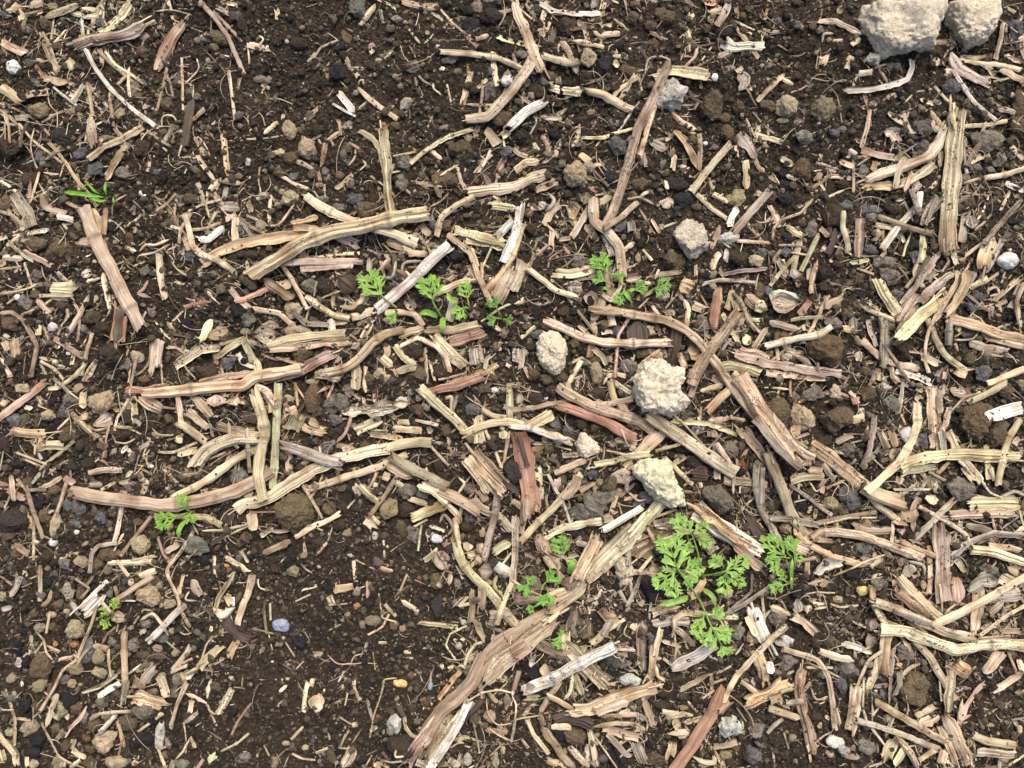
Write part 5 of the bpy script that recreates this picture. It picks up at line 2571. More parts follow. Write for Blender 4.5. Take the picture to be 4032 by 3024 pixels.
f60c3 1150,0 1269,60
f60e3 1060,110 1269,90
f40t3 1090,190 1170,130
s20t4 1269,150 1180,200 1060,290
f30t3 1140,270 1269,275
r10t4 660,860 720,840 800,850
f14c3 540,560 530,580
f30b3 890,110 960,150
s12t4 930,140 880,180
r16k4 590,30 570,80 520,95
f24o3 1250,740 1250,780
f30o4 270,740 240,735
s14c4 1269,890 1190,940
f40t4 620,0 640,50
f16c2 680,650 680,680
s12t4 500,945 560,930
o470,75,32,28,0Y # smooth yellow brown pebble at the lower right, on dark soil
o348,118,28,22,0l
o85,325,62,32,5v # pale grey stone, flat, below the large seedling at the lower right
o50,220,50,50,-20g
o315,330,42,30,0m
o240,335,30,28,0d
o105,430,42,45,0g
o265,480,40,40,0g
o400,465,60,50,20g
o365,540,35,50,0b
o690,380,60,45,20g # rough dark grey stone beneath the long wavy stalk, lower right
o735,565,85,95,0M # large brown clod with cracks, deep between straws at the lower right
o530,590,20,22,0b
o570,590,18,30,0b
o500,695,50,30,0k
o335,825,50,35,10w # greyish white pebble at the bottom, right part
o375,870,35,30,30v
o308,882,26,20,20l
o485,845,55,45,45g
o420,850,18,20,0y
o50,480,22,14,0y
o1140,630,30,20,0m
o1255,810,25,50,0k
o550,40,45,40,0g
o860,80,40,35,0b
o570,100,25,20,0d
o160,80,40,35,0k
o1050,650,30,30,0d
o240,700,30,20,0d
o280,750,25,20,0d
o1105,740,20,12,0y
o1000,430,40,30,0d
o1180,635,14,10,0y
o1165,700,14,10,0y
o1250,660,12,8,0y
o850,580,35,60,0k
o700,900,50,40,0k
o1220,470,50,30,0d
@N2400,1950,1.36
p10,190 480,560 370,400 305,225
p10,130 380,400 360,405 225,480
p10,130 370,400 400,405 490,370
p10,110 360,400 350,430 325,545
p10,110 370,410 400,430 450,470
p10,130 500,440 440,210 350,120
p10,90 440,210 450,200 530,150
p10,90 440,210 470,230 545,265
p10,80 450,220 430,240 420,300
p10,130 480,430 610,410 750,350
p10,110 560,430 630,410 600,530
p10,90 610,410 650,420 715,490
p10,100 600,400 610,380 545,340
p10,150 475,545 540,690 630,860
p10,110 520,650 510,650 445,750
p10,90 520,660 540,650 610,620
p10,100 545,710 560,720 655,745
p10,90 545,710 540,720 500,800
g10,34 430,545 340,570 255,590
g10,26 500,500 550,540 570,600
g10,26 400,290 380,340 360,380
p11,120 975,500 940,330 840,210
p11,100 970,330 920,330 860,370
p11,80 970,340 950,300 985,230
g11,14 975,460 975,400 980,330
p11,50 980,400 990,330 1010,230
p11,50 980,350 990,340 1030,325
p11,70 980,450 940,480 860,505
p11,55 975,460 940,460 905,400
g11,12 975,500 975,455 972,430
@2,3,1.2589
p9,55 50,0 70,10 110,30
p9,75 90,40 80,40 55,70
p9,90 130,60 170,30 210,0
p9,80 180,60 180,80 170,135
p9,50 150,110 110,150 80,170
g9,10 170,95 140,130 100,160
p13,60 240,280 235,300 220,350
p13,40 270,260 260,270 230,290
"""
straws, rocks, leaves = [], [], []
ox = oy = 0; scl = 2.19444; tile = (0, 0)
for ln in TRACE.splitlines():
    ln = ln.strip()
    if not ln: continue
    if ln[0] == '@':
        p = ln[1:].split(',')
        if p[0][0] == 'N': ox, oy, scl = float(p[0][1:]), float(p[1]), float(p[2]); tile = None
        else: ox, oy = int(p[0])*1008, int(p[1])*756; scl = float(p[2]) if len(p) > 2 else 2.19444; tile = (int(p[0]), int(p[1]))
        continue
    body, _, lab = ln.partition('#'); lab = lab.strip(); tk = body.split(); h = tk[0]
    if h[0] == 'o':
        a = h[1:].split(','); mm = re.match(r'(-?\d+)([A-Za-z])$', a[4])
        rocks.append(dict(x=ox+float(a[0])/scl, y=oy+float(a[1])/scl, rx=float(a[2])/scl, ry=float(a[3])/scl, ang=float(mm[1]), c=mm[2], lab=lab)); continue
    P = np.array([[float(v) for v in t.split(',')] for t in tk[1:]])
    onb = (np.abs(P[:, 0]) < 14) | (np.abs(P[:, 0]-1008*scl) < 14) | (np.abs(P[:, 1]) < 14) | (np.abs(P[:, 1]-756*scl) < 14)
    P = P/scl+np.array([ox, oy])
    if h[0] == 'R':
        c0 = (P.min(0)+P.max(0))/2
        rocks.append(dict(x=c0[0], y=c0[1], rx=np.ptp(P[:, 0])/2, ry=np.ptp(P[:, 1])/2, ang=0, c='X', lab=lab, poly=P)); continue
    if h[0] in 'pg':
        i, w = h[1:].split(','); leaves.append(dict(k=h[0], id=int(i), w=float(w)/scl, P=P)); continue
    mm = re.match(r'([sflr])(\d+)([A-Za-z])(\d?)$', h)
    straws.append(dict(k=mm[1], w=float(mm[2])/scl, c=mm[3], z=int(mm[4] or 1), P=P, lab=lab, eb=(bool(onb[0]), bool(onb[-1])), tile=tile))
# pieces cut by a tile border are one piece: join them
def try_join():
    ends = [(i, e) for i, s in enumerate(straws) for e in (0, 1) if s['eb'][e] and s['k'] in 'sf']
    for a in range(len(ends)):
        i, e = ends[a]; A = straws[i]; pa = A['P'][0 if e == 0 else -1]; da = pa-A['P'][1 if e == 0 else -2]; da = da/(np.hypot(*da)+1e-6)
        for i2, e2 in ends[a+1:]:
            B = straws[i2]
            if i2 == i or A['tile'] == B['tile']: continue
            pb = B['P'][0 if e2 == 0 else -1]
            if np.hypot(*(pa-pb)) > 16: continue
            db = B['P'][1 if e2 == 0 else -2]-pb; db = db/(np.hypot(*db)+1e-6)
            if da@db < 0.7 or not 0.55 < A['w']/B['w'] < 1.8: continue
            PA = A['P'] if e == 1 else A['P'][::-1]; PB = B['P'] if e2 == 0 else B['P'][::-1]
            A['P'] = np.concatenate([PA[:-1], [(pa+pb)/2], PB[1:]]); A['z'] = max(A['z'], B['z']); A['w'] = max(A['w'], B['w'])
            A['lab'] = A['lab'] or B['lab']; A['eb'] = (A['eb'][1-e], B['eb'][1-e2]) if True else None; del straws[i2]; return True
    return False
while try_join(): pass
# ---------------------------------------------------------------- straw shapes
def spline(P, n):
    P = np.asarray(P, float)
    if len(P) == 2: t = np.linspace(0, 1, n)[:, None]; return P[0]*(1-t)+P[1]*t
    Q = np.vstack([2*P[0]-P[1], P, 2*P[-1]-P[-2]]); seg = np.hypot(*np.diff(P, axis=0).T)+1e-9; cum = np.concatenate([[0], np.cumsum(seg)])
    s = np.linspace(0, cum[-1], n); i = np.clip(np.searchsorted(cum, s, 'right')-1, 0, len(P)-2); t = ((s-cum[i])/seg[i])[:, None]
    a, b, c, d = Q[i], Q[i+1], Q[i+2], Q[i+3]
    return 0.5*((2*b)+(-a+c)*t+(2*a-5*b+4*c-d)*t*t+(-a+3*b-3*c+d)*t**3)
def smooth1(a, k):
    if k < 1 or len(a) < 3: return a
    for _ in range(k): a = np.concatenate([[a[0]], (a[:-2]+2*a[1:-1]+a[2:])/4, [a[-1]]])
    return a
def rest(x, y, w, flex=0.35, clear=0.0, write=True, thick=0.001):
    """height of a stiff piece laid along x, y (metres) on the pile"""
    L = np.hypot(np.diff(x), np.diff(y)).sum(); n = max(4, int(L/0.0012))
    t = np.linspace(0, 1, n); tt = np.linspace(0, 1, len(x)); xi = np.interp(t, tt, x); yi = np.interp(t, tt, y)
    dx, dy = np.gradient(xi), np.gradient(yi); m = np.hypot(dx, dy)+1e-9; px, py = -dy/m, dx/m
    k = max(1, int(w/0.001)); off = np.linspace(-.42, .42, k+1)*w
    ii = zidx(xi[:, None]+px[:, None]*off, yi[:, None]+py[:, None]*off)
    zz = ZM[ii]; h = np.percentile(zz, 80, axis=1)
    A = np.polyfit(t, h, 1) if n > 3 else (0, h.mean()); sl = np.clip(A[0]/max(L, 1e-3), -.30, .30)*max(L, 1e-3)
    line = h.mean()+sl*(t-.5); line = line+np.percentile(h-line, 82)
    hs = smooth1(h, min(40, max(2, n//3))); z = line*(1-flex)+np.maximum(hs, line-0.006)*flex
    z = z+clear
    if write: ZM[ii] = np.maximum(zz, (z+thick)[:, None])
    return np.interp(tt, t, z)
def fibres(n, ncol, w, L, rs):
    return np.stack([np.tile(np.linspace(0, w, ncol), n), np.repeat(np.linspace(0, L, n), ncol), np.full(n*ncol, 0.0)], -1)
def frames(x, y, z):
    dx, dy = np.gradient(x), np.gradient(y); m = np.hypot(dx, dy)+1e-9
    return np.stack([dx/m, dy/m], -1), np.stack([-dy/m, dx/m], -1)
def tint_of(s, n, rs):
    c = np.array(SC[s['c']])*np.exp(rs.normal(0, .09))*(1+rs.normal(0, .03, 3)); return np.tile(np.append(np.clip(c, 0, .92), s.get('wear', rs.random())), (n, 1))
def closed_tube(P3, side, up, rw, rh, N, ang0=0.0):
    a = np.linspace(0, 2*np.pi, N, endpoint=False)+ang0
    return P3[:, None, :]+side[:, None, :]*(np.cos(a)[None, :, None]*rw[:, :, None])+up*(np.sin(a)[None, :, None]*rh[:, :, None])
def tube_faces(n, N):
    i = np.arange(n-1)[:, None]*N; j = np.arange(N)[None]; k = (j+1) % N
    return np.stack([i+j, i+k, i+N+k, i+N+j], -1).reshape(-1, 4)
def make_straw(s, bag, rs, lod=1.0, seglen=None):
    """adds one piece to bag; returns its mid point"""
    k = s['k']; w = s['w']*PX; Pn = s['P']
    Lp = np.hypot(*np.diff(Pn, axis=0).T).sum()*PX; Lp = max(Lp, 0.002)
    n = int(np.clip(Lp/max(0.0011, w*0.30)*lod, 4, 90)); C = spline(Pn, n)
    if k != 'r' and len(Pn) > 2:           # dry stems stay straight between kinks
        q_ = np.vstack([[0, 0], np.cumsum(np.diff(Pn, axis=0), axis=0)]); cu = np.concatenate([[0], np.cumsum(np.hypot(*np.diff(Pn, axis=0).T))]); tl = np.linspace(0, cu[-1], n)
        C = C*.25+.75*np.stack([np.interp(tl, cu, Pn[:, 0]), np.interp(tl, cu, Pn[:, 1])], -1)
    wob = smooth1(rs.normal(0, 1, n), 3)*min(w*.05, 0.0003)
    x, y = W(C[:, 0], C[:, 1]); T2, S2 = frames(x, y, 0); x = x+S2[:, 0]*wob; y = y+S2[:, 1]*wob
    thick = {'s': .85, 'f': .34, 'l': .12, 'r': .6}[k]*w; thick = min(thick, 0.006)
    z = rest(x, y, w, {'s': .2, 'f': .3, 'l': .25, 'r': .75}[k], s.get('sink', 0.0002 if s.get('z', 1) > 1 else -0.0006), True, thick*.8)
    z = np.minimum(z, hmap(x, y)+0.030)
    sc_ = (D-z-thick*.5)/D; x, y = x*sc_, y*sc_          # stays where the photo shows it
    seed = rs.random()*400
    if k in 'sr':
        N = (18 if w > .004 else 12 if w > .0025 else 8) if lod >= 1 else 6
        if k == 'r': N = 6
        r = w/2; prof = 1+smooth1(rs.normal(0, .10, n), 2)
        if k == 'r': prof = prof*np.clip(np.minimum(np.linspace(0, 1, n), np.linspace(1, 0, n))*6+.35, 0, 1); z = z+np.sin(np.linspace(0, np.pi, n))*rs.random()*.004
        nodes = [int(n*q_) for q_ in rs.uniform(.12, .88, rs.integers(1, 3))] if k == 's' and Lp > w*9 and n > 14 else []
        for q_ in nodes: prof[q_] *= 1.22; prof[max(q_-1, 0)] *= 1.10; prof[min(q_+1, n-1)] *= 1.08
        rib = 1+rs.normal(0, .07, N)*(1 if k == 's' else .5)
        rw = r*prof[:, None]*rib[None]
        if k == 's' and N >= 12:           # slits where the stem has split along its length
            for q_ in range(rs.integers(0, 3)):
                j_ = int(rs.uniform(.08, .42)*N); a_, b_ = sorted(rs.uniform(-.25, 1.25, 2)*n); a_, b_ = int(max(a_, 0)), int(min(b_, n))
                if b_-a_ > 2: rw[a_:b_, j_] *= rs.uniform(.45, .7)
        rh = rw*(.56 if k == 's' else .7)
        along = np.zeros((n, N))
        jag = np.repeat(rs.random((N+1)//2), 2)[:N]*w*rs.choice([.2, .9]); jag2 = np.repeat(rs.random((N+1)//2), 2)[:N]*w*rs.choice([.2, .9]); along[0] = -jag; along[-1] = jag2
        P3 = np.stack([x, y, z+r*.8], -1); side = np.stack([S2[:, 0], S2[:, 1], np.zeros(n)], -1)
        V = closed_tube(P3, side, np.array([0, 0, 1.0]), rw, rh, N)
        T3 = np.stack([T2[:, 0], T2[:, 1], np.zeros(n)], -1); V = V+T3[:, None, :]*along[:, :, None]
        V = V.reshape(-1, 3); F = [tube_faces(n, N)]
        # hollow ends: an inner wall running back into the stem
        ends = []; base = len(V); ex = []
        for e, sg in ((0, 1), (n-1, -1)):
            ring = V[e*N:(e+1)*N]; cen = P3[e]; ins = cen+(ring-cen)*.66; deep = cen+(ring-cen)*.5+T3[e]*sg*w*.9
            ex += [ins, deep, (cen+T3[e]*sg*w*.9)[None]]
            j = np.arange(N); kk = (j+1) % N; a0 = e*N; b0 = base+(0 if e == 0 else 2*N+1); f1 = np.stack([a0+j, a0+kk, b0+kk, b0+j], -1)
            f2 = np.stack([b0+j, b0+kk, b0+N+kk, b0+N+j], -1)
            F += [f1 if sg < 0 else f1[:, ::-1], f2 if sg < 0 else f2[:, ::-1]]; ends.append(np.stack([b0+N+j, b0+N+kk, np.full(N, b0+2*N)], -1))
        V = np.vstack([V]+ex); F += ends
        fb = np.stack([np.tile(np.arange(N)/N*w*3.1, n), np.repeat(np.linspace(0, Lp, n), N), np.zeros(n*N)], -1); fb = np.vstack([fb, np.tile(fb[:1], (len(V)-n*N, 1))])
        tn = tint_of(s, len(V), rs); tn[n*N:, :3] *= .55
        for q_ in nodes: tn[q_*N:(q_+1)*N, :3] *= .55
    else:
        M = int(np.clip(w/.0007, 4, 14)) if lod >= 1 else 4
        u = np.linspace(-1, 1, M); t = np.linspace(0, 1, n)
        if k == 'f':
            taper0, taper1 = (rs.choice([1, .85, .6, .35, .12], 2, p=[.30, .2, .2, .15, .15]) if not s.get('own') else rs.choice([1, .92, .75, .5], 2, p=[.5, .25, .15, .10]))
            wp = np.interp(t, [0, .18, .82, 1], [taper0, 1, 1, taper1])*(1+smooth1(rs.normal(0, .13, n), 2))
            arch = rs.choice([1, 1, -1])*rs.uniform(.05, .24)
            lob = np.zeros(n)
        else:
            wp = np.sqrt(np.clip(1-(2*t-1)**2*.93, .05, 1))*(1.2 if s.get('own') else 1)*(1+smooth1(rs.normal(0, .35, n), 1)); arch = rs.choice([1, -1])*rs.uniform(.1, .3)
            lob = smooth1(rs.normal(0, 1, n), 2)*w*.12
        colr = smooth1(rs.normal(0, 1, M), 0)*w*(.055 if k == 'f' else .03)
        lat = u[None]*wp[:, None]*w/2*(1+rs.normal(0, .02, (n, 1)))+smooth1(rs.normal(0, 1, n), 1)[:, None]*np.abs(u)[None]*w*.05
        hgt = arch*w*(1-u**2)[None]*np.ones((n, 1))+colr[None]*(.6+.4*np.sin(t*rs.uniform(3, 9)+rs.random()*6))[:, None]
        twist = (smooth1(rs.normal(0, 1, n), 8)*.5+rs.normal(0, .12))[:, None]; hgt = hgt+lat*twist*.5
        if k == 'l': hgt = hgt+np.abs(lob)[:, None]*u[None]**2*2
        if arch < 0: hgt = hgt-arch*w*.9
        # torn ends: every fibre column ends somewhere else, with hard steps between bundles
        def torn():
            b = rs.random(M); nb = rs.integers(2, 5); st = rs.random(nb)[np.minimum((np.arange(M)*nb)//M, nb-1)]
            return (b*.35+st*.65)*w*rs.choice([.25, .7, 1.3], p=[.4, .4, .2])*(1 if k == 'f' else .3)
        e0, e1 = torn(), torn(); al = np.zeros((n, M)); Ls = Lp/n; kk = max(1, min(n//3, int(w/Ls)))
        for q_ in range(kk): f = 1-q_/kk; al[q_] += e0*f; al[-1-q_] -= e1*f
        th = min(.0014, w*.16) if k == 'f' else .0004
        side = np.stack([S2[:, 0], S2[:, 1]], -1)
        X = x[:, None]+side[:, 0:1]*lat+T2[:, 0:1]*al; Y = y[:, None]+side[:, 1:2]*lat+T2[:, 1:2]*al; Zt = z[:, None]+hgt+th
        top = np.stack([X, Y, Zt], -1); bot = np.stack([X, Y, Zt-th*(1-.5*u**2)[None]], -1)
        bot[:, 0] = top[:, 0]-[0, 0, th*.6]; bot[:, -1] = top[:, -1]-[0, 0, th*.6]
        ring = np.concatenate([top, bot[:, ::-1]], 1); N = 2*M; V = ring.reshape(-1, 3); F = [tube_faces(n, N)]
        j = np.arange(M-1)
        F.append(np.stack([j, N-1-j, N-2-j, j+1], -1)); b = (n-1)*N; F.append(np.stack([b+j, b+j+1, b+N-2-j, b+N-1-j], -1))
        F = [f[:, ::-1] for f in F]
        fl = np.concatenate([u, u[::-1]])*.5*w; fb = np.stack([np.tile(fl, n), np.repeat(t*Lp, N), np.zeros(n*N)], -1)
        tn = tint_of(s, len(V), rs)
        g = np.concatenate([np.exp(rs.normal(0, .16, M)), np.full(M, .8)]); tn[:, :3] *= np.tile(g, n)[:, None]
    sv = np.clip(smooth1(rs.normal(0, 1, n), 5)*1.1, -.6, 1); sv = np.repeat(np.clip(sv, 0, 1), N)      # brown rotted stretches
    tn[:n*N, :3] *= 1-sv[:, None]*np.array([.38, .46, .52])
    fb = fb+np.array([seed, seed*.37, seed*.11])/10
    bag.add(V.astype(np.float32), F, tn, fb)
    return np.array([x[n//2], y[n//2], z[n//2]])
# ---------------------------------------------------------------- rocks, clods, charcoal
def icosphere(sub):
    t = (1+5**.5)/2
    V = [(-1,t,0),(1,t,0),(-1,-t,0),(1,-t,0),(0,-1,t),(0,1,t),(0,-1,-t),(0,1,-t),(t,0,-1),(t,0,1),(-t,0,-1),(-t,0,1)]
    F = [(0,11,5),(0,5,1),(0,1,7),(0,7,10),(0,10,11),(1,5,9),(5,11,4),(11,10,2),(10,7,6),(7,1,8),(3,9,4),(3,4,2),(3,2,6),(3,6,8),(3,8,9),(4,9,5),(2,4,11),(6,2,10),(8,6,7),(9,8,1)]
    V = [np.array(v)/np.linalg.norm(v) for v in V]
    for _ in range(sub):
        mid = {}; G = []
        def m(a, b):
            key = (min(a, b), max(a, b))
            if key not in mid: v = V[a]+V[b]; mid[key] = len(V); V.append(v/np.linalg.norm(v))
            return mid[key]
        for a, b, c in F: x, y, z = m(a, b), m(b, c), m(c, a); G += [(a, x, z), (b, y, x), (c, z, y), (x, y, z)]
        F = G
    return np.array(V), np.array(F)
ICO = [icosphere(i) for i in range(6)]
def nz3(P, f, seed, octv=3):
    o = Vector((seed*1.7, seed*.9, seed*2.3)); return np.array([mnoise.fractal(Vector(p)*f+o, 0.8, 2.1, octv) for p in P])
def rock_shape(r, rs):
    c = r['c']; sh = 1 if 'poly' in r or c in 'WBO' else .92; rx, ry = r['rx']*PX*sh, r['ry']*PX*sh; size = max(rx, ry)
    V, F = ICO[5 if size > .012 else 4 if size > .0045 else 3]
    V = V.copy(); seed = rs.random()*100
    kind = 'coal' if c in 'kD' else 'peb' if c in 'wOBY' else 'stone' if c in 'gbvVR' else 'clod'
    rz = min(rx, ry)*{'coal': .75, 'peb': .72, 'stone': .7, 'clod': .78}[kind]
    if 'poly' in r:
        P = r['poly']; cx, cy = r['x'], r['y']; n = 96; aa = np.linspace(-np.pi, np.pi, n, endpoint=False); rad = []
        Q = np.vstack([P, P[:1]])
        for a in aa:
            d = np.array([math.cos(a), -math.sin(a)]); best = 0
            for i in range(len(P)):
                p, q2 = Q[i]-[cx, cy], Q[i+1]-[cx, cy]; e = q2-p; den = d[0]*e[1]-d[1]*e[0]
                if abs(den) < 1e-9: continue
                t = (p[0]*e[1]-p[1]*e[0])/den; u = (p[0]*d[1]-p[1]*d[0])/den
                if t > 0 and 0 <= u <= 1: best = max(best, t)
            rad.append(best)
        rad = np.array(rad); rad = (rad+np.roll(rad, 1)+np.roll(rad, -1))/3
        a = np.arctan2(V[:, 1], V[:, 0]); R = np.interp(a, aa, rad, period=2*np.pi)*PX
        V = np.stack([V[:, 0]*R, V[:, 1]*R, V[:, 2]*rz*1.0], -1)*np.array([1, 1, 1])
        sgn = np.abs(V[:, 2:3]/rz); V[:, :2] *= (1/np.maximum(.35, np.sqrt(np.maximum(0, 1-sgn**2)))) ** .45
    else:
        if kind in ('stone', 'coal') or (kind == 'clod' and rs.random() < .7):
            for _ in range({'stone': 9, 'coal': 10, 'clod': 5}[kind]):
                d = rs.normal(0, 1, 3); d /= np.linalg.norm(d); h = rs.uniform(.48, .88); dd = V@d; V = V-np.maximum(dd-h, 0)[:, None]*d*.93
        V = V*[rx, ry, rz]
    U = V/size
    nrm = V/np.linalg.norm(V, axis=1)[:, None]
    if kind == 'clod':
        a = .26*nz3(U, 1.3, seed, 2)+.11*nz3(U, 5.5, seed+5, 4); V = V+nrm*(a*min(rx, ry))[:, None]
        if size > .003:
            cell = np.array([mnoise.voronoi(Vector(p)*6.5*max(1, size/.012)+Vector((seed, 0, 0)))[0][0] for p in U]); V = V-nrm*((cell-.35)*.045*min(rx, ry)/max(1, size/.012))[:, None]
    elif kind == 'peb': V = V+nrm*(.20*nz3(U, 1.3, seed, 2)*min(rx, ry))[:, None]
    else: V = V+nrm*((.24*nz3(U, 1.5, seed, 2)+.09*nz3(U, 6, seed, 2))*min(rx, ry))[:, None]
    if 'poly' not in r:
        ext = np.ptp(V[:, :2], axis=0)/2; V[:, 0] *= rx/ext[0]; V[:, 1] *= ry/ext[1]
        th = -math.radians(r['ang']); ca, sa = math.cos(th), math.sin(th); V = np.stack([V[:, 0]*ca-V[:, 1]*sa, V[:, 0]*sa+V[:, 1]*ca, V[:, 2]], -1)
    col = np.array(RC[c])*np.exp(rs.normal(0, .10))*(1+rs.normal(0, .03, 3))
    return V, F, np.clip(col, 0, .96), kind, rz
KM = {'coal': M_COAL, 'peb': M_PEB, 'stone': M_STONE, 'clod': M_CLOD}
def place_rock(r, rs, layer):
    V, F, col, kind, rz = rock_shape(r, rs)
    x, y = W(r['x'], r['y']); R = max(r['rx'], r['ry'])*PX
    g = np.linspace(-.6, .6, 9); a, b = np.meshgrid(g*r['rx']*PX, g*r['ry']*PX); ii = zidx(x+a, y+b)
    base = hmap(x+a, y+b).mean() if layer == 0 else np.percentile(ZM[ii], 45)
    base = min(base, hmap(x+a, y+b).mean()+.007)
    z = float(base+rz*(.30 if layer == 0 else .42)); zt = z+rz*.3; s = (D-zt)/D
    fine = np.linspace(-1, 1, max(3, int(2*R/ZC)+1)); a, b = np.meshgrid(fine*R, fine*R); th = math.radians(r['ang'])
    # footprint into the pile map
    ca, sa = math.cos(th), math.sin(th); q = ((a*ca-b*sa)/(r['rx']*PX))**2+((a*sa+b*ca)/(r['ry']*PX))**2; m_ = q < 1
    ii = zidx((x+a)[m_], (y+b)[m_]); ZM[ii] = np.maximum(ZM[ii], z+rz*np.sqrt(np.maximum(0, 1-q[m_]))*.9)
    return V, F, col, kind, (x*s, y*s, z)
# ---------------------------------------------------------------- 1. soil crumbs (nobody could count them)
def crumbs(bag, n, rlo, rhi, sub, rs, coarse, power=2.2, ontop=False):
    V0, F0 = ICO[sub]; nv = len(V0)
    X = rs.uniform(-220, 4252, n*2); Y = rs.uniform(-180, 3204, n*2)
    if coarse:
        keep = rs.random(n*2) < np.clip(.30+.11*np.minimum(dens(X, Y), 6), 0, 1); X, Y = X[keep], Y[keep]
    X, Y = X[:n], Y[:n]; n = len(X)
    x, y = W(X, Y); r = rlo*(rhi/rlo)**(rs.random(n)**power)
    sx = rs.uniform(.75, 1.35, (n, 3)); sx[:, 2] *= .85
    V = V0[None]*sx[:, None]*r[:, None, None]
    dirs = rs.normal(0, 1, (n, 3)); dirs /= np.linalg.norm(dirs, axis=1)[:, None]
    V = V*(1+rs.normal(0, .13 if sub < 2 else .06, (n, nv, 1))+.22*(V0@dirs.T).T[..., None]**2-.1)
    if sub >= 2:
        for _ in range(7):
            d = rs.normal(0, 1, (n, 3)); d /= np.linalg.norm(d, axis=1)[:, None]
            dd = np.einsum('nvk,nk->nv', V, d)/r[:, None]; V = V-(np.maximum(dd-.6, 0)*r[:, None])[..., None]*d[:, None]*.9
    a = rs.random(n)*6.28; c, s = np.cos(a)[:, None], np.sin(a)[:, None]
    V = np.stack([V[..., 0]*c-V[..., 1]*s, V[..., 0]*s+V[..., 1]*c, V[..., 2]], -1)
    z = (ZM[zidx(x, y)] if ontop else hmap(x, y))+r*rs.uniform(-.1, .65, n)
    if ontop: z = np.minimum(z, hmap(x, y)+.012)
    V = V+np.stack([x, y, z], -1)[:, None]
    pal = np.array([(.054, .044, .031), (.102, .083, .056), (.180, .148, .098), (.33, .275, .185), (.16, .15, .13), (.018, .017, .018), (.62, .55, .42), (.24, .13, .07)])
    p = rs.choice(8, n, p=[.30, .33, .22, .05, .035, .045, .008, .012] if not coarse else [.29, .31, .20, .06, .06, .07, .005, .005])
    col = pal[p]*np.exp(rs.normal(0, .22, (n, 1))); T = np.ones((n, nv, 4)); T[..., :3] = np.clip(col, 0, .9)[:, None]
    F = (F0[None]+(np.arange(n)*nv)[:, None, None]).reshape(-1, 3)
    bag.add(V.reshape(-1, 3).astype(np.float32), [F], T.reshape(-1, 4), np.zeros((n*nv, 3), np.float32))
    if coarse and rhi > .0015:
        big = r > .0012; ii = zidx(x[big], y[big]); np.maximum.at(ZM, ii, (z+r*.7)[big])
cb = Bag()
crumbs(cb, 80000, .00034, .0010, 0, rng, False, 1.3)
crumbs(cb, 19000, .0008, .0022, 1, rng, False, 2.0)
crumbs(cb, 7000, .0014, .0042, 2, rng, True, 2.3)
# ---------------------------------------------------------------- 2. order of laying things down
things = []                              # (object, kind word, data) to be labelled
def area(s): return s['w']*(np.hypot(*np.diff(s['P'], axis=0).T).sum()+s['w']*.3)
rank = sorted([s for s in straws if s['k'] in 'sf'], key=area, reverse=True)
for i, s in enumerate(rank): s['own'] = i < 300 or bool(s['lab'])
for i in range(len(rank)-1, 0, -1):
    if sum(1 for s in rank if s['own']) <= 300: break
    if rank[i]['own'] and not rank[i]['lab']: rank[i]['own'] = False
for i, s in enumerate(sorted([s for s in straws if s['k'] == 'r'], key=area, reverse=True)): s['own'] = i < 40
for s in straws:
    if s['k'] == 'l': s['own'] = True
RANK = {id(s): i for i, s in enumerate(rank)}
litter = Bag()
def solid(X, Y, grow=1.0):
    return any(((X-r['x'])/(r['rx']*grow))**2+((Y-r['y'])/(r['ry']*grow))**2 < 1 for r in bigrocks)
bigrocks = [r for r in rocks if max(r['rx'], r['ry']) > 22]
BR = np.array([(r['x'], r['y'], r['rx'], r['ry']) for r in bigrocks])
def hits(X, Y, g): return bool(((((X-BR[:, 0])/(BR[:, 2]*g))**2+((Y-BR[:, 1])/(BR[:, 3]*g))**2) < 1).any())
WCH = 'cctttttteeebbbpeek'
CL = fftnoise(140, 180, .005, .045, 77); OR = fftnoise(140, 180, .005, .08, 78)*1.1
def fld(A, X, Y): return float(A[int(np.clip((Y+200)/25, 0, 139)), int(np.clip((X+250)/25, 0, 179))])
def random_litter(n, wlo, whi, llo, lhi, rs, base, fibre, dmin=0.0, pal=None):
    cnt = 0
    while cnt < n:
        X, Y = rs.uniform(-200, 4232), rs.uniform(-160, 3184); d = max(dmin, dens(X, Y)/8)
        if rs.random() > d**1.35*math.exp(.55*fld(CL, X, Y))*.7: continue
        if hits(X, Y, 1.0): continue
        w = wlo*(whi/wlo)**(rs.random()**1.4); L = llo*(lhi/llo)**(rs.random()**1.3); L = max(L, w*1.5)
        a = fld(OR, X, Y)+rs.normal(0, .95); cur = rs.normal(0, .35); k = 'f'; u = rs.random()
        if u < .22: k = 's'; w *= .65
        elif u < .22+fibre: k = 'r'; w = rs.uniform(1.5, 3.4); L = max(L*1.5, 35); cur = rs.normal(0, 1.6)
        elif u < .29+fibre: k = 'l'; w *= 1.8; L = max(w*1.1, L*.6)
        m = 5 if k == 'r' else 3; t = np.linspace(-.5, .5, m); aa = a+cur*t*1.2
        st = np.stack([np.cos(aa), np.sin(aa)], -1)*L/m; P = np.cumsum(st, axis=0); P = P-P.mean(0)+[X, Y]
        make_straw(dict(k=k, w=w, c=pal[rs.integers(len(pal))] if pal else WCH[rs.integers(len(WCH))] if base else 'ccttteebtecb'[rs.integers(12)], P=P, wear=rs.random()**2*.8, sink=-.0008), litter, rs, .62)
        cnt += 1
BRIGHT = set('lvwzZOVYyBWRGX')
